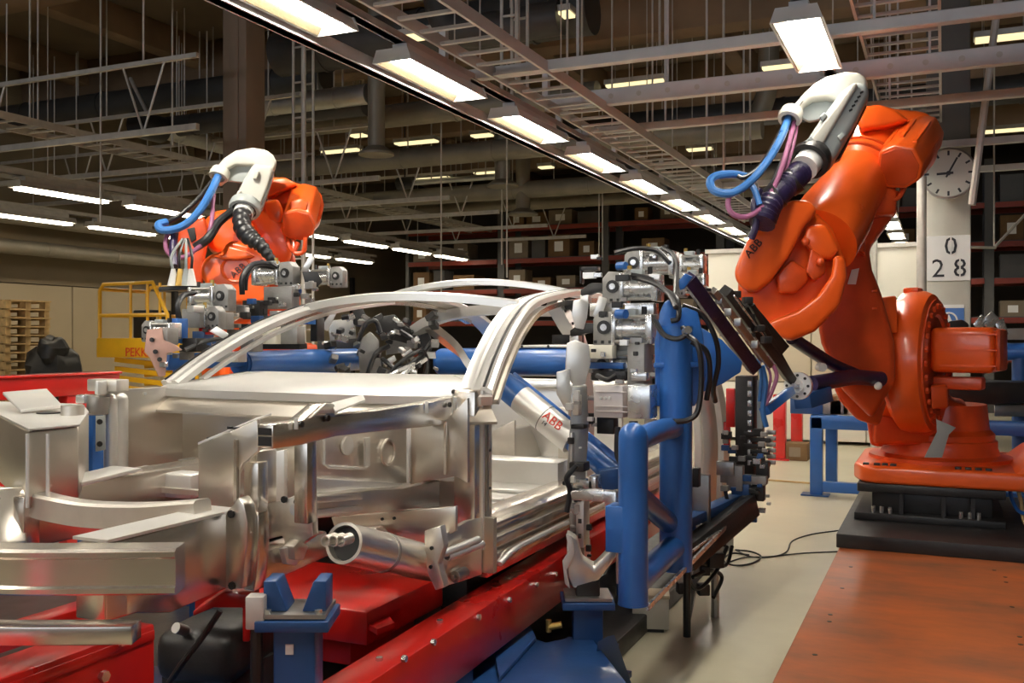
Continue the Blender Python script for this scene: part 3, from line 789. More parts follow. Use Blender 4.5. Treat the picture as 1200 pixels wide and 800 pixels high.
# front rails with crash boxes
def front_rail(x, s):
    """side plate polygon swept over the rail's width; s = -1 puts the body inboard of the right side"""
    poly = [(x, 1.79, .835), (x, 1.79, 1.028), (x, 2.27, 1.040), (x, 2.30, .815), (x, 2.02, .80), (x, 1.9, .83)]
    o = cp(MB().prism(poly, (s*.10, 0, 0)), 'front_rail', 'alu_ext', .006)
    MB().bounds(min(x, x+s*.12), max(x, x+s*.12), 1.8, 2.3, 1.032, 1.040).build('top_flange', 'alu_white', o)
    MB().bounds(x-.006, x+.004, 1.795, 1.86, .84, 1.0).build('crash_box_rib', 'alu_ext', o)
    return o
front_rail(-1.92, -1)
o = front_rail(2*KX+1.92, 1)
cp(MB().bounds(-2.86, -2.72, 1.9, 3.3, .86, 1.045), 'inner_rail', 'alu_ext', .006)
cp(MB().prism(PX([(58, 574), (165, 548), (168, 551), (62, 579)], x=-2.70), (-.14, 0, 0)), 'rail_flange', 'alu_white', .001)

# bracket where the near rail meets the tower
b1 = cp(MB().prism(PX([(262, 602), (272, 592), (279, 582), (286, 592), (290, 612), (289, 640), (283, 690), (263, 690)], y=2.24), (0, .05, 0)), 'rail_bracket', 'alu', .006)
for u, v in ((271, 602), (272, 686)): screw(W(u, v, y=2.238), (0, 1, 0), .012, 'black', b1)
cp(MB().prism(PX([(288, 600), (296, 608), (303, 600), (304, 650), (298, 693), (284, 691), (290, 640)], y=2.28), (0, .05, 0)), 'rail_bracket', 'alu_ext', .006)

# near tower: tall sheet with folded edge and top flange
tw = cp(MB().prism(PX([(232, 521), (262, 509), (301, 491), (303, 527), (284, 544), (278, 556), (277, 602), (262, 603), (232, 594)], y=2.36), (0, .018, 0)), 'shock_tower_panel', 'alu', .004)
MB().prism(PX([(232, 521), (301, 491), (318, 486), (244, 516)], z=W(262, 507, y=2.37).z), (0, 0, .006)).build('top_flange', 'alu_white', tw)
MB().beam(W(277, 515, y=2.355), W(277, 600, y=2.355), .012, .012).build('fold', 'alu_ext', tw)
for u, v in ((246, 517), (270, 504), (277, 505)): screw(W(u, v-2, y=2.38)+V((0, 0, .003)), UP, .010, 'black', tw)
# open channel behind it
cp(MB().beam(W(300, 540, y=2.42), W(300, 640, y=2.42), .055, .05, up=YY), 'tower_post', 'alu_ext', .004)
cp(MB().beam(W(308, 527, y=2.46), W(308, 600, y=2.46), .03, .10, up=YY), 'tower_post', 'alu', .004)
cp(MB().beam(W(358, 515, x=-1.78), W(358, 612, x=-1.78), .05, .05, up=YY), 'tower_post', 'alu_ext', .004)
cp(MB().prism(PX([(312, 530), (333, 527), (333, 600), (312, 606)], y=2.72), (0, .02, 0)), 'tower_inner_sheet', 'alu_white', .003)
cp(MB().prism(PX([(333, 527), (356, 519), (356, 600), (333, 600)], y=2.76), (0, .02, 0)), 'tower_inner_sheet', 'alu', .003)
b = cp(MB().prism(PX([(312, 590), (338, 583), (352, 579), (366, 580), (367, 628), (350, 640), (344, 660), (330, 628), (312, 632)], y=2.45), (0, .03, 0)), 'strut_mount', 'alu_cast', .006)
for u, v in ((347, 597), (333, 585), (348, 588)): screw(W(u, v, y=2.448), (0, 1, 0), .011, 'black', b)
MB().tube(W(347, 597, y=2.43), W(347, 597, y=2.46), .02, 14).build('boss', 'alu_white', b)
cp(MB().prism(PX([(303, 648), (345, 634), (383, 622), (388, 650), (350, 668), (300, 690)], x=-1.86), (-.07, 0, 0)), 'lower_rail_front', 'alu_ext', .006)
b = cp(MB().prism(PX([(326, 642), (340, 636), (346, 655), (341, 662), (330, 660)], x=-1.845), (.02, 0, 0)), 'mount_lug', 'alu_white', .004)
for k in range(3):
    c = W(381+k*9, 634, d=2.85); cp(MB().pipe(c, c+V((0, .05, 0)), .017, .004, 12), 'mount_ring', 'alu_cast', 0)
cp(MB().prism(PX([(345, 640), (352, 632), (362, 640), (356, 656), (346, 656)], x=-1.80), (-.04, 0, 0)), 'mount_lug', 'alu_cast', .004)

# upper rail: open box section curving back to the pillar
ur = cp(MB().prism(PX([(320, 497), (340, 495), (356, 492), (379, 473), (388, 474), (393, 486), (440, 481), (500, 472), (540, 464), (540, 494), (500, 500), (440, 506), (395, 511), (375, 516), (355, 521), (320, 526)], x=-1.70), (-.055, 0, 0)), 'upper_rail', 'alu_ext', .004)
pf = W(320, 510, x=-1.70)
for (z0, z1) in ((W(320, 500, x=-1.7).z-.004, W(320, 510, x=-1.7).z), (W(320, 523, x=-1.7).z, W(320, 512, x=-1.7).z)):
    MB().bounds(-1.750, -1.705, pf.y-.002, pf.y+.01, min(z0, z1), max(z0, z1)).build('tube_opening', 'black', ur)
MB().prism(PX([(379, 472), (388, 473), (391, 484), (372, 484), (360, 490)], x=-1.69), (.012, 0, 0)).build('saddle_plate', 'alu_cast', ur, bevel=.003)
MB().prism(PX([(388, 474), (425, 464), (428, 470), (393, 484)], z=1.335), (0, 0, .006)).build('top_plate', 'alu_white', ur)
for u, v in ((353, 497), (384, 490), (527, 474)): screw(W(u, v, x=-1.692), (1, 0, 0), .010, 'black', ur)
MB().beam(W(347, 490, x=-1.69), W(347, 503, x=-1.69), .004, .012).build('seam', 'alu_white', ur)
MB().beam(W(500, 470, x=-1.69), W(500, 484, x=-1.69), .004, .012).build('seam', 'alu_white', ur)
MB().beam(W(533, 466, x=-1.69), W(533, 492, x=-1.69), .004, .014).build('seam', 'alu_white', ur)

# wheelhouse
wh = cp(MB().prism(PX([(366, 506), (480, 495), (480, 566), (440, 568), (366, 560)], x=-1.95), (-.015, 0, 0)), 'wheelhouse_panel', 'alu_cast', .003)
c = W(407, 522, x=-1.94); MB().tube(c-XX*.006, c+XX*.005, .033, 22).build('hole_cover', 'alu_white', wh)
c = W(455, 530, x=-1.945)
MB().hose([c+V((0, .05*math.cos(k*math.pi/12), .05*math.sin(k*math.pi/12))) for k in range(25)], .006, 6, 0).build('pressed_ring', 'alu_cast', wh)
fr = [W(u, v, x=-1.942) for u, v in ((380, 512), (380, 543), (385, 547), (428, 549), (432, 545), (432, 512))]
MB().hose(fr, .006, 6, 0).build('pressed_bead', 'alu_white', wh)
MB().prism(PX([(426, 513), (431, 512), (431, 545), (426, 546)], x=-1.938), (.01, 0, 0)).build('rib', 'alu_white', wh)
cp(MB().prism(PX([(366, 560), (480, 567), (440, 575), (366, 578)], x=-1.92), (-.03, 0, 0)), 'wheelhouse_flange', 'alu_white', .002)
wc = cp(MB().prism(PX([(480, 498), (522, 492), (548, 466), (548, 566), (534, 558), (500, 563), (480, 568)], y=3.16), (0, .02, 0)), 'closing_panel', 'alu', .003)
MB().beam(W(522, 494, y=3.15), W(522, 556, y=3.15), .008, .01).build('seam', 'alu_ext', wc)
MB().beam(W(479, 500, y=3.15), W(479, 566, y=3.15), .012, .012).build('fold', 'alu_white', wc)
# kicked-up lower rail
lr = cp(MB().prism(PX([(366, 582), (440, 573), (472, 572), (531, 558), (531, 592), (440, 600), (366, 608)], x=-1.86), (-.08, 0, 0)), 'lower_rail', 'alu_cast', .006)
for v0, v1 in ((586, 581), (601, 595)):
    MB().beam(W(366, v0, x=-1.855), W(424, v1, x=-1.855), .012, .022).build('stiffening_rib', 'alu_white', lr, bevel=.004)
cp(MB().prism(PX([(388, 606), (534, 593), (534, 622), (500, 640), (470, 630), (440, 624), (395, 628)], y=3.12), (0, .02, 0)), 'toe_panel', 'alu', .003)
for u, v in ((448, 608), (462, 607)): screw(W(u, v, y=3.118), (0, 1, 0), .006)
cp(MB().prism(PX([(395, 622), (440, 618), (452, 630), (445, 642), (430, 630), (395, 634)], y=3.05), (0, .05, 0)), 'subframe_mount', 'alu_cast', .006)
a, b2 = W(403, 636, d=2.96), W(506, 660, d=3.52)
ct = cp(MB().pipe(a, b2, .064, .010, 30), 'cross_tube', 'alu', 0)
m_ = a.lerp(b2, .40); ax = (b2-a).normalized()
MB().tube(m_-ax*.008, m_+ax*.008, .067, 28).build('joint_band', 'steel', ct)
MB().tube(a+ax*.03, a+ax*.035, .054, 20).build('bore', 'black', ct)
# sill end bracket
eb = cp(MB().prism(PX([(497, 622), (516, 616), (520, 640), (513, 660), (521, 688), (510, 692), (501, 672), (497, 650)], y=2.93), (0, .04, 0)), 'sill_end_bracket', 'alu_cast', .005)
for u, v in ((506, 642), (505, 664)): screw(W(u, v, y=2.928), (0, 1, 0), .007, 'black', eb)
cp(MB().prism(PX([(516, 640), (524, 624), (548, 610), (565, 606), (565, 673), (545, 680), (518, 688)], x=-1.645), (-.02, 0, 0)), 'sill_end_plate', 'alu', .004)
for (u0, v0, u1, v1) in ((516, 650, 560, 632), (524, 653, 565, 637)):
    a = W(u0, v0, x=-1.60); b2 = W(u1, v1, x=-1.60); cp(MB().pipe(a, b2, .014, .004, 12), 'sill_tube', 'alu_white', 0)
    MB()
c = W(533, 676, x=-1.63)
cp(MB().tube(c, c+V((0, .08, 0)), .022, 14).tube(c-YY*.02, c, .010, 10), 'jacking_pin', 'steel', .002)

# hinge pillar
hp = cp(MB().bounds(-1.745, -1.65, 3.34, 3.50, .70, 1.345), 'hinge_pillar', 'alu_ext', .010)
MB().bounds(-1.652, -1.640, 3.39, 3.405, .72, 1.34).build('pillar_groove', 'alu_white', hp)
MB().bounds(-1.652, -1.644, 3.44, 3.452, .72, 1.34).build('pillar_groove', 'steel', hp)
for z in (.8, .95, 1.1): screw((-1.648, 3.47, z), (1, 0, 0), .006, 'black', hp)
# sills
prof = [(-1.76, .605), (-1.635, .605), (-1.63, .645), (-1.605, .655), (-1.605, .70), (-1.635, .705), (-1.635, .722), (-1.60, .728), (-1.60, .765), (-1.645, .772), (-1.645, .79), (-1.615, .797), (-1.615, .815), (-1.66, .84), (-1.76, .84)]
for s in (0, 1):
    pl = [V((x, 3.42, z)) for x, z in prof]
    if s: pl = [mir(p) for p in pl]
    o = cp(MB().prism(pl, (0, 2.9, 0)), 'sill', 'alu_ext', .003)
    if not s:
        MB().hose([(-1.60, 3.46, .655), (-1.585, 3.56, .69), (-1.585, 3.8, .695), (-1.585, 4.7, .695)], .012, 8, 4).build('sill_pipe', 'alu_white', o)
        MB().bounds(-1.67, -1.60, 3.40, 3.43, .63, .845).build('sill_end', 'alu', o)
# floor and inside
fl_ = cp(MB().bounds(-3.2, -1.72, 3.45, 6.1, .80, .815), 'floor_pan', 'alu_white', 0)
for y in (3.9, 4.15, 5.0, 5.25): MB().bounds(-3.1, -1.8, y, y+.05, .815, .83).build('floor_bead', 'alu_white', fl_, bevel=.006)
cp(MB().bounds(-3.2, -1.74, 4.45, 4.62, .81, .93), 'seat_crossmember', 'alu_white', .012)
cp(MB().prism([(-2.63, 3.5, .815), (-2.55, 3.5, 1.0), (-2.36, 3.5, 1.0), (-2.28, 3.5, .815)], (0, 2.3, 0)), 'tunnel', 'alu', .01)
cp(MB().bounds(-3.15, -1.76, 5.55, 5.58, .81, 1.27), 'rear_bulkhead', 'alu_white', .004)
cp(MB().bounds(-3.15, -1.76, 5.35, 5.95, 1.25, 1.275), 'parcel_shelf', 'alu_white', .004)
cp(MB().bounds(-1.86, -1.80, 4.75, 4.81, .81, 1.18).bounds(-1.90, -1.76, 4.72, 4.85, .81, .87), 'seat_post', 'alu_cast', .006)
cp(MB().prism(PX([(577, 505), (603, 492), (603, 548), (577, 552)], y=4.72), (0, .02, 0)), 'seat_box', 'alu_cast', .004)
# firewall and cowl
fw = cp(MB().bounds(-3.24, -1.70, 3.44, 3.46, .82, 1.32), 'firewall', 'alu', 0)
ds = cp(MB().prism([(-3.30, 3.05, .88), (-3.30, 3.05, 1.325), (-3.20, 3.45, 1.325), (-3.20, 3.45, .88)], (-.015, -.004, 0)), 'dash_side_panel', 'alu', .002)
for k in (.12, .24):
    q = V((-3.297, 3.05, 0)).lerp(V((-3.197, 3.45, 0)), k)
    MB().tube((q.x, q.y, .95), (q.x, q.y, 1.28), .028, 16).ball((q.x, q.y, 1.28), .028, 12, 8).build('vertical_bead', 'alu_white', ds)
for k in (.1, .5, .8):
    q = V((-3.29, 3.05, 1.30)).lerp(V((-3.19, 3.45, 1.30)), k); screw(q, (1, -.25, 0), .007, 'alu_white', ds)
MB().prism([(-3.30, 3.05, .88), (-3.20, 3.45, .88), (-3.06, 3.42, .88), (-3.12, 3.05, .88)], (0, 0, .012)).build('floor_flange', 'alu_white', ds)
MB().bounds(-3.15, -1.75, 3.36, 3.45, .985, 1.0).build('ledge', 'alu_white', fw)
MB().bounds(-3.15, -1.75, 3.35, 3.45, .82, .86).build('ledge', 'alu', fw)
path = [V((KX-.81*math.cos(k*math.pi/14), 3.44-.10*math.sin(k*math.pi/14), 0)) for k in range(15)][::-1]
cprof = [(-.01, 1.275), (-.05, 1.285), (-.055, 1.318), (-.02, 1.335), (.10, 1.352), (.36, 1.385), (.42, 1.385), (.42, 1.36), (.2, 1.33), (.1, 1.26)]
cw = cp(MB().sweep(path, cprof), 'cowl', 'alu_white', 0, angle=24)
dl = [(-.10, 1.215), (-.10, 1.225), (-.03, 1.282), (0, 1.282), (0, 1.215)]
cp(MB().sweep(path, dl), 'cowl_lower', 'alu', 0, angle=24)
for u in (434, 478): cp(MB().tube(W(u, 466, y=3.36), W(u, 475, y=3.36), .010, 10), 'cowl_stud', 'steel', .001)
for u, v in ((532, 459), (234, 466), (295, 460)): screw(W(u, v, y=3.36), (0, 1, 0), .011, 'black')

cp(MB().box(W(318, 468, y=3.35), (.05, .012, .008)), 'slot_lip', 'alu_white', 0)

# pillars and roof
pa = [W(558, 460, x=-1.675), W(573, 420, x=-1.72), W(592, 382, x=-1.78), W(614, 357, x=-1.845), W(645, 347, x=-1.88)]
roof = [V((-1.90, 5.1, 1.795)), V((-1.91, 5.6, 1.775)), V((-1.90, 6.1, 1.69)), V((-1.86, 6.5, 1.55)), V((-1.80, 6.8, 1.40))]
full = smooth_path(pa+roof, 5)
pprof = [(-.065, -.014), (-.065, .016), (-.045, .022), (-.02, .022), (-.012, .012), (.014, .012), (.022, .024), (.05, .024), (.065, .012), (.065, -.014)]
for s in (0, 1):
    P = [mir(p) for p in full] if s else full
    o = cp(MB().sweep(P, pprof, caps=True), 'a_pillar_roof_rail', 'alu_white', 0, angle=28)
    sgn = 1 if s else -1
    for dx, dz in ((.034, .027), (-.033, .024)):  # black strips painting in the shade of the pillar grooves
        MB().sweep([p+V((-sgn*dx, 0, dz-.003)) for p in P[:int(len(P)*.6)]], [(-.005, -.003), (-.005, .003), (.005, .003), (.005, -.003)]).build('groove_shade', 'black', o)
    fl2 = [p+V(((-1 if s else 1)*.065, .02, -.035)) for p in P[:int(len(P)*.8)]]
    MB().sweep(fl2, [(-.022, -.012), (-.022, .006), (.022, .012), (.022, -.012)]).build('door_flange', 'alu_ext', o, angle=28)
    fl3 = [p+V(((1 if s else -1)*.075, .02, -.028)) for p in P[2:int(len(P)*.52)]]
    MB().sweep(fl3, [(-.018, -.010), (-.018, .006), (.018, .006), (.018, -.010)]).build('screen_flange', 'alu_white', o, angle=28)
def bow(y0, y1, z0, z1, wd, h, name, m='alu_white', x0=-1.86, n=14):
    P = []
    for k in range(n+1):
        t = k/n; x = x0+(2*(KX-x0))*t; q = 4*t*(1-t)
        P.append(V((x, y0+(y1-y0)*q, z0+(z1-z0)*q)))
    return cp(MB().sweep(P, [(-wd/2, -h/2), (-wd/2, h*.3), (-wd*.3, h/2), (-.004, h*.35), (.004, h*.35), (wd*.3, h/2), (wd/2, h*.3), (wd/2, -h/2)]), name, m, 0, angle=26)
bow(4.24, 4.16, 1.705, 1.752, .13, .045, 'windscreen_header')
bow(5.0, 4.95, 1.80, 1.865, .09, .035, 'roof_bow', x0=-1.90)
P = smooth_path([W(488, 388, d=6.7), W(505, 377, d=6.6), W(530, 369, d=6.5), W(565, 364, d=6.3), W(600, 363, d=6.1), W(640, 365, d=5.9)], 5)
cp(MB().sweep(P, [(-.05, -.03), (-.05, .03), (.05, .035), (.05, -.03)]), 'rear_window_frame', 'alu_white', 0)
P = smooth_path([W(503, 383, d=6.6), W(535, 410, d=6.7), W(560, 440, d=6.7)], 5)
cp(MB().sweep(P, [(-.07, -.02), (-.07, .02), (.07, .03), (.07, -.02)]), 'rear_quarter_inner', 'alu', 0)
P = smooth_path([W(648, 352, x=-1.86), W(661, 374, x=-1.82), W(677, 405, x=-1.77), W(684, 470, x=-1.72), W(684, 560, x=-1.70)], 5)
o = cp(MB().sweep(P, [(-.035, -.05), (-.035, .05), (.035, .06), (.035, -.05)], up=YY), 'b_pillar', 'alu_white', 0, angle=28)
for t in (3, 6, 9): screw(P[t]+V((.04, -.02, 0)), (1, -.3, 0), .008, 'black', o)
bp = cp(MB().prism(PX([(597, 352), (640, 341), (652, 352), (622, 352), (605, 372), (592, 372)], x=-1.90), (.02, 0, 0)), 'roof_node', 'alu_white', .004)

# far strut tower
tz = 1.255
top = [W(u, v, z=tz) for u, v in ((-40, 472), (30, 474), (98, 476), (104, 485), (92, 500), (32, 506), (0, 489), (-40, 480))]
tt = cp(MB().prism(top, (0, 0, -.24)), 'far_strut_tower', 'alu', .006)
lid = [p+V((0, 0, .003)) for p in top]
lo_ = MB().prism([V((p.x+(p.x-(-3.05))*.015, p.y, p.z)) for p in lid], (0, 0, .008)).build('tower_top', 'alu_white', tt, bevel=.002)
c = W(58, 484, z=tz+.012); MB().tube(c, c+UP*.004, .045, 20).build('strut_hole', 'black', tt)
c = W(85, 486, z=tz+.012); MB().pipe(c, c+UP*.035, .040, .006, 20).build('strut_cup', 'alu_cast', tt)
for u in (32, 56): 
    a = W(u, 508, d=(W(u, 506, z=tz)-C0).dot(FV)-.005); MB().tube((a.x, a.y, 1.02), (a.x, a.y, 1.25), .006, 6).build('weld_fold', 'alu_white', tt)
cp(MB().prism([W(3, 459, d=3.95), W(55, 455, d=4.15), W(73, 474, d=3.75), W(24, 480, d=3.55)], (0, 0, -.012)), 'wing_bracket', 'alu_white', .003)
# curved crossmember in front of the engine bay
P = smooth_path([W(36, 586, d=3.10), W(60, 594, d=3.02), W(105, 602, d=2.98), W(170, 604, d=2.92), W(238, 600, d=2.82)], 6)
cm = cp(MB().sweep(P, [(-.035, -.035), (-.035, .030), (-.025, .038), (.025, .038), (.035, .030), (.035, -.035)]), 'curved_crossmember', 'alu_cast', 0, angle=28)
c = W(45, 568, d=3.1); MB().ball(c, .045, 14, 8, (1.2, .8, .8)).build('cast_knuckle', 'alu_cast', cm)
cp(MB().beam(W(31, 580, d=3.05), W(31, 640, d=3.05), .06, .05), 'front_strut', 'alu_ext', .005)
cp(MB().beam(W(12, 575, d=3.1), W(12, 640, d=3.0), .09, .05), 'front_strut', 'alu', .005)
st = cp(MB().box(W(199, 566, d=3.75), (.30, .10, .095), rz=0), 'steering_housing', 'alu_white', .012)
MB().box(W(199, 574, d=3.68), (.30, .03, .02)).build('groove', 'alu_cast', st)
cp(MB().prism(PX([(122, 555), (165, 546), (167, 580), (122, 583)], y=3.0), (0, .05, 0)), 'rail_gusset', 'alu_cast', .008)
cp(MB().prism(PX([(100, 524), (140, 529), (143, 545), (98, 546)], y=3.15), (0, .05, 0)), 'rail_gusset', 'alu_white', .008)
# rear quarter seen behind the tooling
for (u0, wd, dd, m) in ((815, .07, 6.35, 'alu_white'), (828, .10, 6.3, 'alu'), (842, .08, 6.3, 'alu_cast')):
    P = smooth_path([W(u0-6, 444, d=dd), W(u0, 470, d=dd), W(u0+5, 520, d=dd), W(u0+2, 590, d=dd)], 5)
    cp(MB().sweep(P, [(-wd/2, -.02), (-wd/2, .02), (0, .035), (wd/2, .02), (wd/2, -.02)], up=-FV), 'rear_quarter_panel', m, 0)
# ================================================================ RED SKID, BLUE STANDS AND ADDED DARK BED UNDER THE CAR
bed = one(MB().bounds(-4.9, -1.42, .6, 7.2, 0, .10), 'shade_bed', 'black', 'low black bed added on the floor to darken it under the car body', 'bed', bevel=.01)  # black slab added so the floor under the car stays dark
def hexbolt(c, nrm, r=.012, par=None, m='clamp'):
    n = V(nrm).normalized(); return MB().tube(V(c)-n*.004, V(c)+n*.010, r, 6).build('bolt', m, par)
# near front beam
t = thing('skid_beam', (-1.91, .6, .10), 'bright red box beam ending in the lower left corner under the bumper', 'beam')
MB().bounds(-1.985, -1.85, -1.2, 1.89, .52, .815).build('box_section', 'red', t, bevel=.008)
MB().bounds(-1.855, -1.846, -1.2, 1.885, .775, .80).build('edge_strip', 'red', t, bevel=.002)
for u, v in ((142, 750), (121, 792)): hexbolt(W(u, v, x=-1.846), XX, .014, t)
for y in (-.8, 1.0): MB().bounds(-1.97, -1.87, y, y+.12, .10 if y > .6 else 0, .525).build('foot', 'red', t)
# far front beam
t = thing('skid_beam', (-2.9, 1.6, .10), 'red beam running back under the bumper at the left edge', 'beam')
MB().bounds(-2.98, -2.88, -.5, 3.2, .49, .56).build('box_section', 'red', t, bevel=.008)
for y in (0.2, 2.6): MB().bounds(-2.96, -2.90, y, y+.12, .10 if y > .6 else 0, .50).build('foot', 'red', t)
# main rail on the near side
t = thing('skid_rail', (-1.62, 3.5, .10), 'long red steel rail running diagonally under the sill with round bolts', 'rail')
MB().beam((-1.62, 1.2, .395), (-1.62, 4.4, .485), .14, .20).beam((-1.62, 4.4, .485), (-1.62, 7.0, .485), .14, .20).build('box_section', 'red', t, bevel=.008)
for u in (473, 507, 560, 596, 628, 650): hexbolt(W(u, 745-.56*(u-520), x=-1.549), XX, .011, t)
for y in (2.6, 3.0, 4.6): hexbolt((-1.62, y, .495+.09*min(1, (y-1.2)/3.2)), UP, .012, t)
for y in (1.9, 3.0, 5.2, 6.6): MB().bounds(-1.68, -1.56, y, y+.14, .10, .39).build('foot', 'blue_dark', t)
t = thing('skid_rail', (-3.25, 3.5, .10), 'red steel rail hidden on the far side under the car', 'rail')
MB().bounds(-3.32, -3.2, 3.3, 7.0, .385, .585).build('box_section', 'red', t, bevel=.008)
for y in (3.6, 5.0, 6.6): MB().bounds(-3.31, -3.21, y, y+.14, .10, .39).build('foot', 'blue_dark', t)
# cross box
t = thing('skid_crossbeam', (-2.5, 3.1, .385), 'wide red box crossing between the rails right of the blue jig post', 'beam')
a = W(430, 717, y=2.8)
MB().bounds(-2.55, a.x, 2.8, 3.35, .497, a.z).bounds(-2.5, a.x-.1, 2.85, 3.3, .40, .5).build('box_section', 'red', t, bevel=.008)
for u0, u1, v0, v1 in ((437, 470, 712, 722), (432, 462, 728, 738)):
    MB().prism(PX([(u0, v1), (u1-6, v0), (u1, v0+8), (u0+10, v1+6)], z=.55), (0, 0, .02)).build('gusset_plate', 'red', t)
# red bracket behind the rail end
t = thing('jig_bracket', W(260, 745, d=2.82), 'small red arch bracket behind the front rail bracket', 'bracket')
MB().prism(PX([(226, 716), (262, 693), (294, 697), (292, 752), (284, 752), (284, 712), (250, 712), (226, 722)], d=2.86), FV*.10).build('arch', 'red', t, bevel=.004)
MB().prism(PX([(226, 716), (250, 700), (250, 860), (226, 860)], d=3.1), FV*.08).build('leg', 'blue_dark', t)
# dark machinery under the nose
mc = thing('drive_motor', W(250, 790, d=3.0), 'black rounded drive unit under the front of the car', 'motor')
c = W(258, 742, d=3.0)
MB().box((c.x, c.y, c.z-.03), (.26, .34, .16), rz=.2).build('housing', 'black', mc, bevel=.05, seg=3)
MB().tube(c+V((.0, -.15, .05)), c+V((.0, -.19, .07)), .016, 12).build('shaft_cover', 'steel', mc)
MB().hose([W(258, 715, d=2.7), W(238, 745, d=2.7), W(215, 775, d=2.68), (W(198, 800, d=2.7))], .009, 8).build('cable', 'rubber', mc)
MB().bounds(c.x-.12, c.x+.12, c.y-.12, c.y+.12, .10, c.z-.08).build('pedestal', 'black', mc)
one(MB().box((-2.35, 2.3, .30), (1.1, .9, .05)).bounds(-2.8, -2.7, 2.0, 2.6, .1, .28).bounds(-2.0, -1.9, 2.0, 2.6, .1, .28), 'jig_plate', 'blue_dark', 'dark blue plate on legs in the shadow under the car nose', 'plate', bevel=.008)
b = W(301, 720, d=2.66)
tb = thing('spacer_block', (b.x, b.y, .3), 'small tan spacer block left of the blue jig post', 'block')
MB().box((b.x, b.y, b.z+.01), (.05, .05, .09), rz=.4).build('block', 'beige_block', tb, bevel=.004)
MB().tube((b.x, b.y, .32), (b.x, b.y, b.z-.03), .018, 10).build('stem', 'black', tb)

t = thing('shade_infill', (-2.4, 4.9, .10), 'added black carriage filling the shadow between the red rails under the sill', 'infill')  # black box added to deepen the shade below the sill
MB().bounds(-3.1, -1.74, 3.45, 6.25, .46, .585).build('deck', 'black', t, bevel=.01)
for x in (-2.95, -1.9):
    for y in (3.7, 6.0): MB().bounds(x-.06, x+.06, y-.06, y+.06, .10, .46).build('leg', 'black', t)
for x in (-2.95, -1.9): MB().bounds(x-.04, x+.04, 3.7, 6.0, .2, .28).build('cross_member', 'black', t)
# blue jig post in front
def jig_post(c, zt, label, hw=.058, sticker=True):
    t = thing('jig_post', (c.x, c.y, 0), label, 'jig post', 'blue jig posts')
    rz = .42
    R = Matrix.Rotation(rz, 3, 'Z')
    q = lambda x, y, z: V((c.x, c.y, z))+R@V((x, y, 0))
    MB().box((c.x, c.y, (zt-.13)/2), (hw*2, hw*2, zt-.13), rz=rz).build('column', 'blue_dark', t, bevel=.006)
    MB().box((c.x, c.y, zt-.115), (hw*3.5, hw*3.2, .03), rz=rz).build('head_plate', 'blue_dark', t, bevel=.004)
    MB().box((c.x, c.y, zt-.09), (hw*3.1, hw*2.8, .012), rz=rz).build('shim_plate', 'steel', t)
    if not sticker:
        MB().box((c.x, c.y, zt-.05), (hw*1.6, hw*1.6, .07), rz=rz).build('spacer', 'black', t, bevel=.006)
    for sx in ((-1, 1) if sticker else ()):
        MB().prism([q(sx*hw*.35, -.05, zt-.084), q(sx*hw*1.5, -.05, zt-.084), q(sx*hw*1.5, -.05, zt), q(sx*hw*.9, -.05, zt)], R@V((0, .10, 0))).build('prong', 'blue_dark', t, bevel=.004)
        for yy in (-.07, .07): hexbolt(q(sx*hw*1.2, yy, zt-.082), UP, .010, t)
    MB().bounds(c.x-hw*2.4, c.x+hw*2.4, c.y-hw*2.4, c.y+hw*2.4, 0.10, .125).build('foot_plate', 'blue_dark', t)
    if sticker: MB().box(q(-.012, -hw-.002, zt-.185), (.022, .004, .028), rz=rz).build('sticker', 'white', t)
    return t
jig_post(W(350, 760, d=2.72), .875, 'dark blue jig post with forked head carrying the front of the car')
jig_post(W(688, 720, d=4.05), .56, 'dark blue jig post under the sill left of the blue tool frame', .062, False)
# blue base plates lower centre
t = thing('welded_stand', W(650, 800, d=3.6), 'dark blue welded stand with sloped plates on the floor at bottom centre', 'stand')
MB().prism(PX([(565, 745), (600, 738), (640, 752), (690, 742), (735, 800), (700, 830), (540, 830), (555, 780)], z=.30), (0, 0, -.04)).build('top_plate', 'blue_dark', t, bevel=.006)
MB().prism([W(575, 748, z=.32), W(622, 738, z=.32), W(628, 752, z=.30), W(585, 800, z=.30)], (0, 0, .02)).build('sloped_plate', 'blue_dark', t, bevel=.004)
MB().prism([W(700, 752, z=.34), W(712, 745, z=.36), W(742, 830, z=.0), W(690, 840, z=.0)], (.02, .03, 0)).build('side_plate', 'blue_dark', t, bevel=.004)
MB().bounds(-1.48, -1.25, 3.1, 3.9, 0, .26).build('pedestal', 'blue_dark', t)
c = W(643, 740, z=.33)
MB().tube(c, c+V((0, 0, .05)), .012, 10).tube(c+V((.0, 0, .02)), c+V((.05, .02, .03)), .014, 10).build('valve', 'amber', t)
# small box standing on the floor
c = W(757, 742, z=0)
t = thing('junction_box', c, 'small beige box on the floor under the blue tool frame', 'box')
MB().box((c.x, c.y+.08, .10), (.19, .14, .16), rz=.3).build('body', 'column', t, bevel=.006)
MB().box((c.x, c.y+.08, .19), (.20, .15, .02), rz=.3).build('lid', 'panel_tan', t, bevel=.004)
MB().box((c.x, c.y+.08, .01), (.14, .1, .02), rz=.3).build('feet', 'black', t)
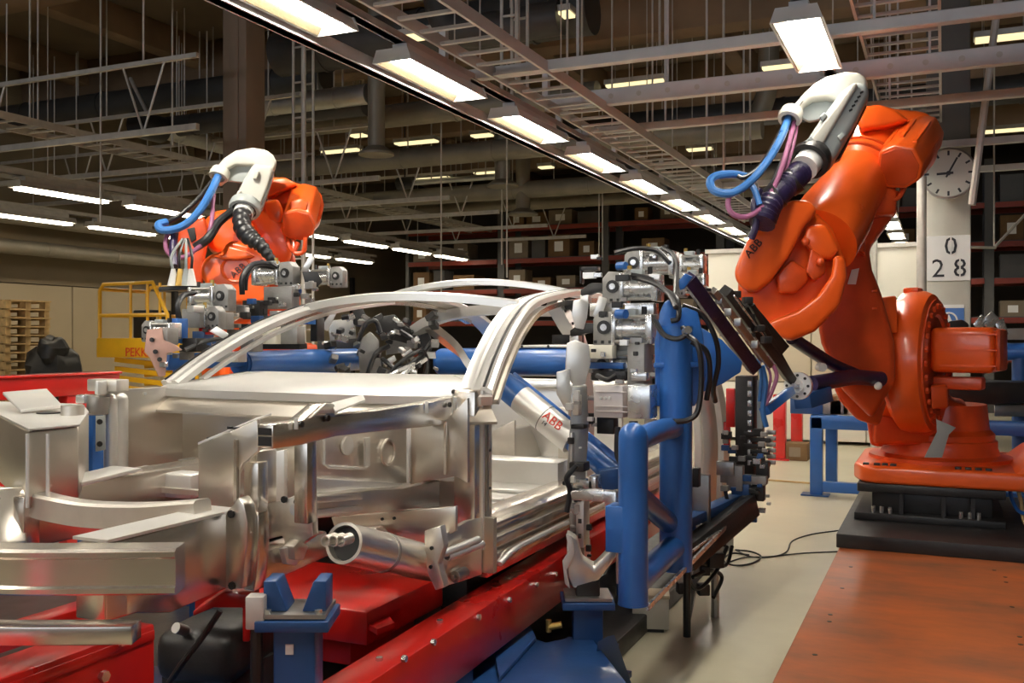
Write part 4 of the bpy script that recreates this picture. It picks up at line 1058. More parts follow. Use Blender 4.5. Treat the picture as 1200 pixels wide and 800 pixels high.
# ================================================================ TOOL FRAMES WITH CLAMPS
def pbox(root, name, m, u0, v0, u1, v1, bevel=.004, dy=.08, rz=0.0, **k):
    """block standing square in the hall whose outline covers the given patch at the given plane"""
    a = W(u0, v0, **k); b = W(u1, v1, **k); c = (a+b)/2
    wd = abs((b-a).dot(RV)); dep = dy
    wx = max(.01, (wd-dep*abs(YY.dot(RV))*.55)/RV.x)
    return MB().box(c, (wx, dep, abs(a.z-b.z)), rz).build(name, m, root, bevel=bevel)
def pslab(root, name, m, px, d, thick, bevel=.01, seg=2, angle=35):
    c = V((0, 0, 0)); P = [W(u, v, d=d) for u, v in px]
    for p in P: c += p/len(P)
    n = (c-C0); n.z = 0; n.normalize()
    return MB().prism(P, n*thick).build(name, m, root, bevel=bevel, seg=seg, angle=angle)
def phose(root, name, m, pts, r, n=8, sm=6):
    return MB().hose([W(u, v, d=d) for (u, v, d) in pts], r, n, sm).build(name, m, root)

def clamp(root, u0, u1, v, y, sc=1.0, flip=1, m='clamp', jaw=True, v_drop=0):
    """pneumatic toggle clamp lying across the hall: gripping end at u0, cylinder end at u1"""
    a = W(u0, v, y=y); b = W(u1, v, y=y); L = b.x-a.x
    s = sc*.085
    X = lambda t, dy=0, dz=0: V((a.x+L*t, y+dy*s, a.z+dz*s))
    body = MB().prism([X(.28, -.45, -.95), X(.28, -.45, .55), X(.36, -.45, .95), X(.52, -.45, .9), X(.56, -.45, .5), X(.56, -.45, -.95)], (0, .9*s, 0)).build('clamp', 'clampgrey', root, bevel=.006)
    q = lambda mb, n, mm, **k: mb.build(n, mm, body, **k)
    q(MB().tube(X(.56), X(.93), .62*s, 18).tube(X(.60), X(.64), .70*s, 18), 'cylinder', m, angle=40)
    q(MB().box(X(.965), (abs(L)*.08, 1.5*s, 1.5*s)), 'end_cap', m, bevel=.006)
    q(MB().box(X(.545), (abs(L)*.05, 1.5*s, 1.6*s)), 'flange', m, bevel=.004)
    for dz in (.62, -.62): q(MB().tube(X(.56, -.62, dz), X(.95, -.62, dz), .10*s, 8), 'tie_rod', 'steel')
    q(MB().box(X(.70, -.2, .85), (abs(L)*.2, .6*s, .35*s)), 'sensor', 'coolgrey', bevel=.003)
    q(MB().tube(X(.62, -.2, .75), X(.62, -.2, 1.25), .14*s, 8), 'fitting', 'amber')
    q(MB().tube(X(.88, -.2, .75), X(.88, -.2, 1.15), .14*s, 8), 'fitting', 'black')
    q(MB().tube(X(.42, -.46, .1), X(.42, -.56, .1), .36*s, 16), 'pivot_cap', 'black')
    q(MB().tube(X(.42, -.56, .1), X(.42, -.62, .1), .18*s, 10), 'pivot_pin', m)
    for k in range(3):
        q(MB().box(X(.31+.09*k, -.47, -.65), (.16*s, .06*s, .16*s)), 'screw', 'black')
    if jaw:
        q(MB().prism([X(-.02, -.3, -.5), X(-.02, -.3, -.05), X(.12, -.3, .35), X(.34, -.3, .30), X(.34, -.3, -.15), X(.16, -.3, -.2)], (0, .6*s, 0)), 'jaw_arm', 'black', bevel=.004)
        q(MB().box(X(.03, 0, -.55), (.5*s, .6*s, .5*s)), 'pad', 'alu_white', bevel=.004)
    return body

# ---------------------------------------------------------------- near frame held by the right robot
FX = -1.085
tf = thing('clamp_frame', (FX, 4.0, .45), 'blue tubular tool frame carrying silver clamps along the near side of the car', 'tool frame')
p1 = W(742, 600, x=FX); p2 = W(792, 600, x=FX)
zb = W(742, 706, x=FX).z; zt1 = W(742, 506, x=FX).z
MB().tube((FX, p1.y, zb), (FX, p1.y, zt1-.02), .057, 26).ball((FX, p1.y, zt1-.02), .057, 20, 10).build('front_post', 'blue', tf, angle=50)
MB().tube((FX, p1.y, zb+.001), (FX, p1.y, zb-.006), .059, 26).build('post_cap', 'blue', tf)
MB().tube((FX, p2.y, .52), (FX, p2.y, 1.60), .072, 28).build('rear_post', 'blue', tf)
MB().hose([(FX, p1.y, zt1-.06), (FX+.01, p1.y+.09, zt1-.03), (FX+.02, p1.y+.34, 1.165), (FX, p2.y-.02, 1.15)], .046, 18).build('upper_tube', 'blue', tf)
MB().tube((FX, p1.y, zb+.07), (FX, p2.y+.1, zb+.10), .052, 24).build('lower_tube', 'blue', tf)
MB().tube((FX-.02, p1.y+.05, zb+.42), (FX-.02, p2.y, zb+.18), .046, 20).build('brace_tube', 'blue', tf)
MB().beam((FX+.05, p1.y+.02, zb-.02), (FX+.06, p2.y+1.1, zb+.05), .012, .02).build('edge_rail', 'clamp', tf)
pbox(tf, 'mount_block', 'blue', 714, 596, 734, 638, .005, .10, x=FX-.06)
o = MB().prism(PX([(694, 574), (722, 576), (720, 640), (711, 640), (708, 588), (670, 586), (668, 576)], y=3.75), (0, .05, 0)).build('angle_bracket', 'clamp', tf, bevel=.004)
pbox(tf, 'hole_plate', 'pinkbracket', 722, 648, 731, 684, .002, .02, y=3.7)
for v in (655, 664, 674): screw(W(727, v, y=3.685), YY, .008, 'black', tf)
# upper blue plates
pslab(tf, 'head_plate', 'blue', [(773, 366), (778, 354), (785, 350), (793, 354), (797, 362), (802, 359), (818, 365), (824, 392), (828, 440), (815, 476), (768, 476), (767, 400)], 4.28, .12, .012)
pslab(tf, 'wing_plate', 'blue', [(822, 384), (846, 398), (870, 424), (868, 436), (846, 450), (822, 460)], 4.75, .05, .006)
pslab(tf, 'stiffener', 'blue', [(766, 425), (820, 424), (820, 430), (766, 431)], 4.24, .03, .003)
pslab(tf, 'lug', 'blue', [(794, 330), (803, 320), (812, 324), (802, 338), (797, 340)], 4.7, .04, .004)
# clamp stack
A = clamp(tf, 712, 792, 311, 4.95, 1.0, jaw=False)
B = clamp(tf, 684, 774, 339, 4.62, 1.05)
Cc = clamp(tf, 672, 768, 386, 4.45, 1.1)
D = clamp(tf, 770, 826, 312, 5.45, .9, jaw=False)
E = clamp(tf, 776, 828, 334, 5.3, .9, jaw=False)
F = clamp(tf, 668, 765, 428, 4.5, .9)
pbox(tf, 'mount_plate', 'clamp', 692, 356, 772, 370, .003, .10, y=4.6)
pbox(tf, 'mount_plate', 'clampgrey', 690, 404, 768, 420, .003, .10, y=4.52)
pbox(tf, 'mount_plate', 'clampgrey', 736, 402, 764, 452, .004, .14, y=4.4)
pbox(tf, 'jaw_frame', 'black', 680, 313, 703, 317, .001, .05, y=5.0)
pbox(tf, 'jaw_frame', 'black', 680, 313, 684, 332, .001, .05, y=5.0)
for (u0, v0, u1, v1, y, m) in ((655, 352, 688, 362, 4.75, 'black'), (648, 392, 684, 403, 4.55, 'black'), (688, 424, 735, 432, 4.45, 'blue'),
                              (694, 434, 738, 446, 4.45, 'black'), (690, 404, 722, 420, 4.38, 'panel_white'), (740, 436, 762, 446, 4.3, 'clamp'), (700, 488, 724, 508, 4.2, 'black')):
    pbox(tf, 'spacer', m, u0, v0, u1, v1, .003, .07, y=y)
# white locating fingers
for poly, d in ((((672, 352), (680, 350), (690, 354), (688, 372), (684, 386), (674, 384), (670, 368)), 4.68), (((664, 402), (674, 398), (690, 404), (692, 426), (686, 450), (672, 452), (662, 436)), 4.5),
                (((652, 436), (668, 432), (668, 452), (680, 470), (664, 482), (652, 462)), 4.45), (((694, 370), (702, 346), (712, 350), (704, 376)), 4.72)):
    pslab(tf, 'locating_finger', 'alu_white', poly, d, .06, .005)
# pale valve blocks
vb = pbox(tf, 'valve_block', 'beige_block', 697, 451, 737, 489, .004, .10, y=4.12)
for u in (704, 709, 714): screw(W(u, 466, y=4.065), YY, .006, 'white', vb, 'port')
pbox(tf, 'valve_block', 'clamp', 736, 450, 770, 490, .005, .12, y=4.12)
a = W(672, 466, y=4.15); MB().tube(a, (W(700, 466, y=4.15)), .012, 10).build('rod', 'clamp', tf)
a = W(676, 486, y=4.15); MB().tube(a, (W(706, 486, y=4.15)), .009, 10).build('rod', 'black', tf)
# vertical clamp column
cl = pslab(tf, 'clamp_column', 'steel', [(670, 452), (688, 452), (690, 500), (686, 560), (688, 610), (684, 660), (676, 690), (667, 684), (668, 620), (664, 560), (668, 500)], 4.30, .08, .006)
for (u0, v0, u1, v1, m) in ((672, 462, 684, 486, 'alu_cast'), (670, 496, 690, 502, 'black'), (668, 540, 690, 552, 'black'), (672, 560, 700, 572, 'clamp'), (660, 562, 676, 568, 'black'), (690, 556, 704, 580, 'clamp'), (676, 580, 690, 640, 'alu_cast'), (670, 506, 676, 540, 'alu_white')):
    pbox(tf, 'fixture_block', m, u0, v0, u1, v1, .004, .08, y=4.05)
pslab(tf, 'support_shoe', 'alu_cast', [(664, 625), (676, 632), (682, 655), (696, 664), (720, 640), (724, 650), (700, 682), (672, 690), (664, 672)], 4.0, .10, .01)
pslab(tf, 'shoe_edge', 'beige_block', [(663, 626), (670, 628), (674, 648), (664, 668), (668, 690), (662, 684), (659, 658), (667, 645)], 3.96, .02, .003)
rg = random.Random(11)
for k in range(34):
    u = rg.uniform(690, 770); v = rg.choice((300, 326, 350, 361, 372, 400, 411, 436, 444, 496))+rg.uniform(-4, 4)
    c = W(u, v, y=rg.uniform(4.22, 4.40)); s_ = rg.uniform(.012, .030)
    MB().box(c, (s_*rg.uniform(1, 2.2), s_, s_)).build('fitting', rg.choice(('black', 'clamp', 'clampgrey', 'steel', 'black', 'alu_white')), tf, bevel=.002, seg=1)
for k in range(26):
    u = rg.uniform(664, 692); v = rg.uniform(455, 680); c = W(u, v, y=rg.uniform(3.98, 4.03)); s_ = rg.uniform(.010, .024)
    MB().box(c, (s_*1.3, s_, s_*rg.uniform(.6, 2.2))).build('fitting', rg.choice(('black', 'clamp', 'steel', 'alu_white', 'black')), tf, bevel=.002, seg=1)
for k in range(40):
    t_ = rg.random(); u = 812+t_*95+rg.uniform(-14, 14); v = 335+t_*98+rg.uniform(-8, 8)
    c = W(u, v, d=5.0+.8*t_-.06); s_ = rg.uniform(.010, .024)
    MB().box(c, (s_*1.4, s_, s_), rz=.6).build('fitting', rg.choice(('black', 'clamp', 'steel', 'black', 'black', 'purple')), tf, bevel=.002, seg=1)
for k in range(40):
    u = rg.uniform(848, 902); v = rg.uniform(500, 610); c = W(u, v, d=5.38+rg.uniform(-.05, .1)); s_ = rg.uniform(.014, .035)
    MB().box(c, (s_*1.4, s_, s_)).build('fitting', rg.choice(('black', 'black', 'steel', 'clampgrey', 'clamp', 'blue_dark')), tf, bevel=.002, seg=1)
# ribs on the pale valve block
for v in (459, 476, 482): pbox(tf, 'block_rib', 'beige_block', 698, v-1, 736, v+1, .001, .012, y=4.062)
# hoses over the clamps
for pts in (((738, 322, 4.5), (762, 327, 4.45), (780, 340, 4.35), (793, 350, 4.25), (795, 372, 4.2), (786, 376, 4.2)), ((742, 325, 4.5), (766, 332, 4.4), (784, 345, 4.3), (792, 360, 4.2)),
            ((768, 376, 4.3), (778, 392, 4.2), (794, 397, 4.15), (804, 391, 4.15), (800, 384, 4.2)), ((776, 290, 4.8), (790, 300, 4.7), (793, 325, 4.6), (792, 352, 4.4)),
            ((800, 358, 4.3), (822, 368, 4.3), (838, 395, 4.3), (842, 425, 4.35), (836, 455, 4.4), (838, 470, 4.5)), ((804, 392, 4.15), (818, 405, 4.1), (822, 440, 4.1), (818, 480, 4.1), (806, 492, 4.1), (786, 494, 4.1)),
            ((810, 400, 4.2), (828, 412, 4.2), (832, 440, 4.25), (828, 468, 4.3)), ((720, 296, 4.7), (745, 291, 4.7), (770, 294, 4.7), (785, 308, 4.65)), ((700, 440, 4.3), (712, 445, 4.2), (722, 440, 4.2)), ((724, 500, 4.1), (723, 530, 4.1), (728, 545, 4.1)), ((676, 545, 4.1), (664, 560, 4.1), (668, 575, 4.1), (664, 600, 4.1))):
    phose(tf, 'air_hose', 'rubber', pts, .012)
for (u, v, d) in ((803, 389, 4.14), (733, 322, 4.5)):
    c = W(u, v, d=d); MB().tube(c, c+V((.02, -.03, .01)), .018, 10).build('hose_clip', 'clamp', tf)
for (u, v, y, m) in ((724, 312, 4.85, 'blue'), (723, 368, 4.35, 'blue')):
    c = W(u, v, y=y); MB().tube(c, c+V((.05, -.02, 0)), .022, 12).build('regulator', m, tf)
# diagonal slide joining the frame to the robot wrist
def pbeam(root, name, m, a, b, w_, h_, bevel=.004):
    return MB().beam(W(a[0], a[1], d=a[2]), W(b[0], b[1], d=b[2]), w_, h_, up=-FV).build(name, m, root, bevel=bevel)
pbeam(tf, 'slide_beam', 'purple', (806, 326, 4.9), (884, 432, 5.5), .07, .06)
pbeam(tf, 'slide_rail', 'steel', (836, 340, 5.0), (902, 428, 5.55), .035, .04)
pbeam(tf, 'slide_rail', 'clamp', (828, 336, 5.0), (892, 424, 5.55), .012, .02)
pbeam(tf, 'slide_cover', 'black', (850, 340, 5.3), (926, 444, 5.95), .055, .07)
pbeam(tf, 'slide_rail', 'clamp', (860, 346, 5.25), (898, 398, 5.6), .010, .015)
pbeam(tf, 'hose_carrier', 'black', (880, 356, 5.5), (930, 446, 5.95), .03, .04)
pbeam(tf, 'slide_cover', 'black', (872, 356, 5.6), (916, 408, 5.85), .07, .08)
pbeam(tf, 'slide_beam', 'clamp', (816, 330, 4.95), (842, 352, 5.1), .02, .03)
for (u, v, m) in ((842, 352, 'clamp'), (853, 366, 'white'), (864, 378, 'clamp'), (884, 404, 'clamp')):
    pbox(tf, 'slide_carriage', 'steel', u-4, v-5, u+5, v+4, .003, .03, d=5.05)
for (u, v) in ((862, 345), (868, 362), (878, 372), (890, 385), (898, 398), (876, 352)):
    c = W(u, v, d=5.5); MB().box(c, (.05, .05, .04), rz=.6).build('sensor_block', 'black', tf, bevel=.004)
# flange disc at the lower end
c = W(935, 452, d=5.95); n = (C0-c).normalized()+V((-.25, 0, 0)); n.normalize()
fd = MB().lathe([(.085, -.03), (.085, .01), (.04, .01), (.04, .03), (.001, .03)], c, n, 28).build('flange_disc', 'alu_white', tf)
a_, s_, u_ = basis(n)
for k in range(8):
    g = k*math.pi/4; q = c+n*.012+(s_*math.cos(g)+u_*math.sin(g))*.065
    MB().tube(q, q+n*.004, .009, 8).build('flange_bolt', 'black', fd)
MB().box(c+n*.035, (.04, .04, .02)).build('boss', 'clamp', fd)
pbeam(tf, 'blue_link', 'blue', (896, 482, 5.6), (926, 458, 5.9), .05, .06)
pbeam(tf, 'blue_link', 'blue_dark', (940, 470, 6.3), (966, 462, 6.5), .10, .12)
# dark service column with valve islands
pbox(tf, 'service_column', 'black', 862, 440, 888, 565, .006, .16, d=5.75)
for k in range(9):
    pbox(tf, 'valve_slice', 'clamp', 876, 446+k*11.5, 881, 453+k*11.5, .002, .03, d=5.55)
pbox(tf, 'cable_duct', 'coolgrey', 887, 445, 896, 540, .004, .06, d=5.7)
pbox(tf, 'red_bracket', 'red', 851, 455, 862, 500, .003, .05, d=5.9)
pbox(tf, 'red_bracket', 'red', 848, 494, 856, 525, .003, .04, d=6.0)
phose(tf, 'blue_hose', 'hose_blue', ((893, 428, 5.6), (897, 450, 5.6), (894, 480, 5.6), (898, 500, 5.6)), .016)
phose(tf, 'blue_hose', 'hose_blue', ((888, 420, 5.6), (892, 440, 5.58), (890, 470, 5.6)), .010)
phose(tf, 'pink_hose', 'hose_pink', ((898, 418, 5.6), (910, 437, 5.6), (906, 455, 5.6), (897, 475, 5.6)), .012)
phose(tf, 'pink_hose', 'hose_pink', ((894, 420, 5.62), (903, 440, 5.6), (899, 462, 5.6), (893, 478, 5.6)), .008)
for k in range(6):
    pbox(tf, 'cable_plug', 'black', 872+(k % 2)*8, 506+k*7, 896+(k % 2)*6, 511+k*7, .002, .03, d=5.5)
    pbox(tf, 'connector', 'steel', 898, 504+k*7, 909, 509+k*7, .002, .03, d=5.6)
for (u0, v0, u1, v1, m) in ((846, 556, 898, 566, 'clampgrey'), (858, 566, 880, 590, 'blue_dark'), (880, 568, 897, 586, 'black'), (862, 586, 876, 602, 'steel'), (876, 590, 886, 606, 'black'), (840, 540, 862, 556, 'steel'), (852, 545, 872, 574, 'clampgrey'), (886, 540, 902, 560, 'black')):
    pbox(tf, 'valve_unit', m, u0, v0, u1, v1, .004, .07, d=5.45)
pbox(tf, 'terminal_box', 'black', 808, 548, 821, 570, .004, .05, d=4.75)
pbox(tf, 'grey_bracket', 'steel', 800, 555, 832, 612, .006, .05, d=5.0)
pbeam(tf, 'lower_arm', 'black', (800, 655, 4.6), (878, 592, 5.4), .12, .10)
pbeam(tf, 'lower_arm', 'blue_dark', (802, 612, 4.8), (866, 582, 5.5), .05, .08)
pbeam(tf, 'pale_rod', 'clamp', (806, 650, 4.5), (866, 602, 5.2), .012, .014)
# trailing leg of the frame with cables down to the floor
tl = thing('floor_stand', W(825, 700, d=5.3), 'black floor stand with cables under the rear of the blue tool frame', 'stand')
g0 = W(838, 640, d=5.35); MB().tube((g0.x, g0.y, 0.0), (g0.x, g0.y, g0.z), .022, 10).build('leg', 'steel', tl)
g1 = W(818, 640, d=5.2); MB().beam((g1.x-.06, g1.y, 0.01), (g1.x+.02, g1.y, g1.z), .035, .03).build('leg', 'clampgrey', tl)
g2 = W(805, 660, d=5.0); MB().tube((g2.x, g2.y, 0), (g2.x, g2.y, g2.z+.05), .02, 10).build('leg', 'black', tl)
MB().beam((g2.x, g2.y, g2.z), g0, .05, .05).build('top_bar', 'black', tl)
for (u, v, s) in ((824, 690, .06), (800, 688, .06), (838, 655, .08), (826, 668, .05)):
    c = W(u, v, d=5.15); MB().box((c.x, c.y, max(c.z, s/2)), (s, s, s), rz=.5).build('junction', 'black', tl, bevel=.006)
for pts in (((800, 655, 5.0), (815, 690, 5.05), (840, 668, 5.2), (852, 640, 5.3)), ((808, 645, 5.0), (824, 660, 5.1), (850, 662, 5.3), (858, 640, 5.4)), ((812, 676, 5.0), (832, 668, 5.2), (846, 676, 5.3), (836, 700, 5.2)), ((850, 575, 5.3), (856, 610, 5.3), (848, 640, 5.3))):
    phose(tl, 'cable', 'rubber', pts, .011)

# ---------------------------------------------------------------- tilted spot gun with silver sleeve, seen through the door opening
sg = thing('welding_gun', W(650, 500, d=4.6), 'slanted blue tool arm with a silver lettered sleeve in the door opening', 'tool arm')
a = W(590, 450, d=4.75); b = W(722, 558, d=4.45); ax = (b-a).normalized()
MB().tube(a, a.lerp(b, .18), .066, 22).build('blue_sleeve', 'blue', sg)
MB().tube(a.lerp(b, .16), a.lerp(b, .63), .068, 26).build('silver_sleeve', 'alu_white', sg)
MB().tube(a.lerp(b, .385), a.lerp(b, .39), .0695, 26).build('seam', 'black', sg)
nrm = (C0-a); nrm -= ax*nrm.dot(ax); nrm.normalize(); sd = nrm.cross(ax).normalized()
if sd.z < 0: sd = -sd
MB().beam(a+sd*.062-nrm*.02, b+sd*.062-nrm*.02, .04, .03, up=nrm).build('blue_bar', 'blue', sg, bevel=.004)
MB().tube(a.lerp(b, .62), b, .050, 20).build('blue_arm', 'blue', sg)
letters('lettering', 'ABB', .062, 'redtext', a.lerp(b, .47)+nrm*.0695+sd*.012, ax, sd, sg, .0015)
letters('lettering', '14', .028, 'blacktext', a.lerp(b, .435)+nrm*.0695-sd*.022, ax, sd, sg, .0015)
pslab(sg, 'mount', 'blue_dark', [(700, 552), (730, 548), (734, 572), (706, 575)], 4.35, .12, .006)

# ---------------------------------------------------------------- far frame on the other side of the car
FX2 = -3.80
ff = thing('clamp_frame', (FX2, 4.9, 0), 'blue tool frame with grey clamps beyond the car, under the left robot', 'tool frame')
c0 = W(283, 426, x=FX2); c1 = W(424, 426, x=FX2)
MB().tube(c0, (FX2, c1.y, c0.z), .078, 26).tube((FX2, c0.y-.02, c0.z), (FX2, c0.y, c0.z), .07, 26).build('main_tube', 'blue', ff, angle=50)
MB().beam(W(192, 424, x=FX2), W(284, 420, x=FX2), .08, .09).build('front_beam', 'blue', ff, bevel=.008)
for y in (4.2, 5.6): MB().tube((FX2-.10, y, .10), (FX2-.10, y, c0.z), .06, 18).build('post', 'blue', ff)
for y in (4.2, 5.6): MB().bounds(FX2-.28, FX2+.08, y-.16, y+.16, .10, .12).build('foot_plate', 'blue_dark', ff)
for (u0, v0, u1, v1, m, dd) in ((188, 384, 206, 404, 'clampgrey', 5.0), (205, 373, 217, 402, 'blue', 5.1), (215, 362, 244, 384, 'clampgrey', 5.3), (244, 366, 272, 386, 'clampgrey', 5.4), (222, 358, 236, 366, 'alu_white', 5.2),
                               (286, 352, 312, 374, 'black', 5.7), (310, 336, 350, 362, 'clampgrey', 5.9), (308, 382, 331, 403, 'panel_white', 5.6), (329, 382, 356, 403, 'clampgrey', 5.6), (300, 402, 360, 409, 'black', 5.7),
                               (354, 360, 368, 380, 'blue', 5.9), (346, 366, 356, 376, 'red', 5.8), (366, 372, 378, 400, 'black', 6.0), (228, 388, 248, 410, 'blue_dark', 5.3), (252, 412, 288, 424, 'alu_cast', 5.3), (236, 384, 250, 392, 'red', 5.3),
                               (216, 396, 240, 412, 'black', 5.1), (284, 392, 306, 412, 'steel', 5.5), (330, 364, 344, 384, 'steel', 5.8), (268, 386, 290, 398, 'clampgrey', 5.5)):
    pbox(ff, 'fixture_block', m, u0, v0, u1, v1, .004, .08, d=dd)
clamp(ff, 156, 206, 388, W(180, 388, x=FX2).y, .7, jaw=False)
def clamp_r(root, u0, u1, v, d, sc):
    """clamp turned the other way: cylinder on the left, body on the right"""
    y = W((u0+u1)/2, v, d=d).y
    return clamp(root, u1, u0, v, y, sc, jaw=False)
clamp_r(ff, 228, 290, 348, 5.5, .95); clamp_r(ff, 302, 366, 321, 6.0, 1.0); clamp_r(ff, 366, 420, 324, 6.3, .85)
clamp_r(ff, 222, 276, 372, 5.3, .8)
pslab(ff, 'jaw', 'black', [(354, 318), (372, 318), (378, 330), (372, 336), (358, 334)], 5.95, .06, .004)
pslab(ff, 'strut', 'alu_white', [(362, 300), (370, 300), (360, 318), (352, 318)], 6.05, .03, .003)
pslab(ff, 'primed_bracket', 'pinkbracket', [(172, 386), (190, 384), (192, 398), (206, 404), (214, 410), (196, 414), (194, 440), (186, 442), (176, 420), (169, 412)], 4.95, .03, .004)
for u, v in ((182, 412), (187, 421), (178, 398)): screw(W(u, v, d=4.94), FV, .012, 'black', ff)
pslab(ff, 'silver_bar', 'alu_white', [(245, 388), (254, 382), (268, 391), (264, 398)], 5.1, .03, .004)
phose(ff, 'air_hose', 'rubber', ((284, 345, 5.6), (284, 325, 5.6), (296, 310, 5.7), (315, 309, 5.8), (326, 313, 5.8)), .016)
phose(ff, 'air_hose', 'rubber', ((288, 340, 5.65), (290, 322, 5.65), (302, 312, 5.8), (322, 314, 5.85)), .012)
phose(ff, 'air_hose', 'rubber', ((210, 374, 5.1), (208, 358, 5.1), (215, 346, 5.2), (228, 343, 5.3)), .016)
phose(ff, 'air_hose', 'rubber', ((216, 410, 5.0), (240, 400, 5.1), (262, 396, 5.2)), .012)
rg = random.Random(5)
for k in range(60):
    u = rg.uniform(185, 372); v = 412-(u-185)*.42+rg.uniform(-14, 20); dd = 4.95+(u-185)*.0055
    c = W(u, v, d=dd+rg.uniform(-.05, .1)); s_ = rg.uniform(.016, .045)
    MB().box(c, (s_*1.5, s_, s_)).build('fitting', rg.choice(('black', 'black', 'steel', 'clampgrey', 'clamp', 'blue_dark', 'alu_white')), ff, bevel=.003, seg=1)
# connector plate with cone shaped plugs
pslab(ff, 'connector_plate', 'black', [(186, 336), (246, 333), (246, 338), (186, 341)], 5.6, .14, .003)
for i, (u, m) in enumerate(((203, 'white'), (211, 'amber'), (218, 'coolgrey'), (224, 'white'))):
    c = W(u, 335, d=5.6); MB().tube(c, c+UP*.10, .035, 12, r2=.012).build('plug', m, ff)
    phose(ff, 'plug_cable', 'rubber' if i % 2 else 'coolgrey', ((u, 318, 5.6), (u-2+i, 300, 5.6), (214+i*2, 280, 5.7)), .008)
# grey rams, grippers and hoses seen through the windscreen opening
ig = thing('inner_gripper', W(440, 430, d=6.6), 'dark tangle of grippers and hoses seen through the windscreen opening', 'gripper')
pslab(ig, 'ram_body', 'clampgrey', [(424, 396), (434, 388), (444, 398), (448, 440), (436, 446), (422, 440), (420, 412)], 6.5, .14, .012)
pslab(ig, 'ram_head', 'black', [(413, 364), (424, 358), (430, 372), (424, 384), (414, 380)], 6.6, .12, .01)
pslab(ig, 'gripper_body', 'black', [(440, 372), (462, 368), (474, 380), (488, 392), (482, 404), (460, 398), (442, 392)], 6.7, .12, .01)
pslab(ig, 'gripper_body', 'black', [(484, 396), (502, 388), (508, 404), (500, 424), (490, 416)], 6.7, .10, .008)
pslab(ig, 'pale_grip', 'alu_white', [(448, 424), (462, 416), (465, 422), (452, 430)], 6.45, .05, .004)
pslab(ig, 'pale_grip', 'alu_white', [(470, 416), (482, 408), (484, 412), (474, 419)], 6.5, .04, .004)
pslab(ig, 'pale_grip', 'alu_white', [(496, 412), (510, 412), (511, 420), (498, 420)], 6.5, .04, .004)
pslab(ig, 'diagonal_bar', 'alu_white', [(376, 384), (392, 360), (397, 362), (384, 388)], 6.4, .05, .004)
pslab(ig, 'diagonal_bar', 'black', [(372, 376), (388, 356), (392, 358), (378, 380)], 6.5, .05, .004)
pslab(ig, 'back_plate', 'steel', [(384, 376), (416, 372), (418, 408), (388, 410)], 6.9, .05, .004)
pslab(ig, 'back_plate', 'black', [(372, 400), (420, 396), (420, 412), (372, 412)], 6.85, .05, .004)
pslab(ig, 'back_plate', 'clampgrey', [(455, 392), (482, 398), (480, 412), (452, 416)], 6.9, .05, .004)
for pts in (((420, 400, 6.4), (428, 380, 6.4), (440, 376, 6.4), (446, 390, 6.4)), ((448, 420, 6.45), (466, 432, 6.4), (490, 420, 6.4), (506, 400, 6.5)), ((430, 440, 6.4), (440, 415, 6.35), (456, 405, 6.4)), ((470, 388, 6.5), (486, 400, 6.4), (500, 420, 6.45), (498, 440, 6.5)), ((454, 440, 6.4), (475, 420, 6.4), (496, 408, 6.4))):
    phose(ig, 'gripper_hose', 'rubber', pts, .016)
for pts in (((452, 442, 6.35), (468, 434, 6.35), (490, 424, 6.4)), ((458, 446, 6.35), (476, 436, 6.35), (500, 420, 6.4))):
    phose(ig, 'bright_hose', 'clamp', pts, .014)
rg = random.Random(8)
for k in range(60):
    u = rg.uniform(372, 512); v = rg.uniform(370, 436); c = W(u, v, d=6.5+rg.uniform(-.2, .2)); s_ = rg.uniform(.02, .06)
    MB().box(c, (s_*1.4, s_, s_*.8), rot=Euler((rg.uniform(-.6, .6), rg.uniform(-.6, .6), rg.uniform(0, 3))).to_matrix()).build('gripper_piece', rg.choice(('black', 'black', 'black', 'clampgrey', 'steel', 'clamp')), ig, bevel=.004, seg=1)
q = W(436, 440, d=6.55); MB().tube((q.x, q.y, .1), (q.x, q.y, q.z), .07, 16).build('stand', 'clampgrey', ig)
# thick blue tube behind the body
rb = thing('rear_beam', W(600, 424, d=7.2), 'thick round blue tube crossing behind the door opening of the car', 'beam')
a = W(518, 424, y=6.55); b = W(720, 424, y=6.55)
MB().tube(a, b, .105, 28).lathe([(.105, 0), (.095, .025), (.06, .03), (.001, .03)], a, a-b, 28).build('tube', 'blue', rb, angle=50)
MB().beam(a.lerp(b, .28)+UP*.115, b+UP*.115, .10, .02).build('flat_bar', 'alu_white', rb, bevel=.003)
for k in range(4): screw(a.lerp(b, .35+k*.15)+V((0, -.052, .115)), YY, .010, 'black', rb)
for t_ in (.2, .9): MB().tube(a.lerp(b, t_)-UP*.08, (a.lerp(b, t_).x, a.y, .10), .07, 18).build('post', 'blue_dark', rb)
# blue locating post with holed plate behind the far tower
lp = thing('locating_post', W(105, 533, x=-3.3), 'blue post with silver holed plate and clamp head behind the far strut tower', 'jig post')
q0 = W(106, 486, x=-3.3); q1 = W(106, 533, x=-3.3)
MB().box((q0.x, q0.y, (q0.z+.1)/2), (.09, .06, q0.z-.1)).build('column', 'blue', lp, bevel=.004)
pl_ = pslab(lp, 'holed_plate', 'coolgrey', [(112, 487), (124, 487), (124, 527), (112, 529)], (q0-C0).dot(FV)-.06, .02, .002)
for v in (494, 520): screw(W(117, v, d=(q0-C0).dot(FV)-.062), FV, .012, 'black', pl_)
dq = (q0-C0).dot(FV)
MB().tube(W(114, 484, d=dq), W(116, 464, d=dq), .045, 16).build('clamp_head', 'steel', lp)
pbox(lp, 'head_plate', 'clamp', 92, 462, 108, 472, .004, .06, d=dq)
pbox(lp, 'top_block', 'alu_cast', 103, 444, 150, 458, .005, .07, d=dq+.05)
pbox(lp, 'top_block', 'alu_white', 114, 446, 122, 462, .004, .05, d=dq-.02)
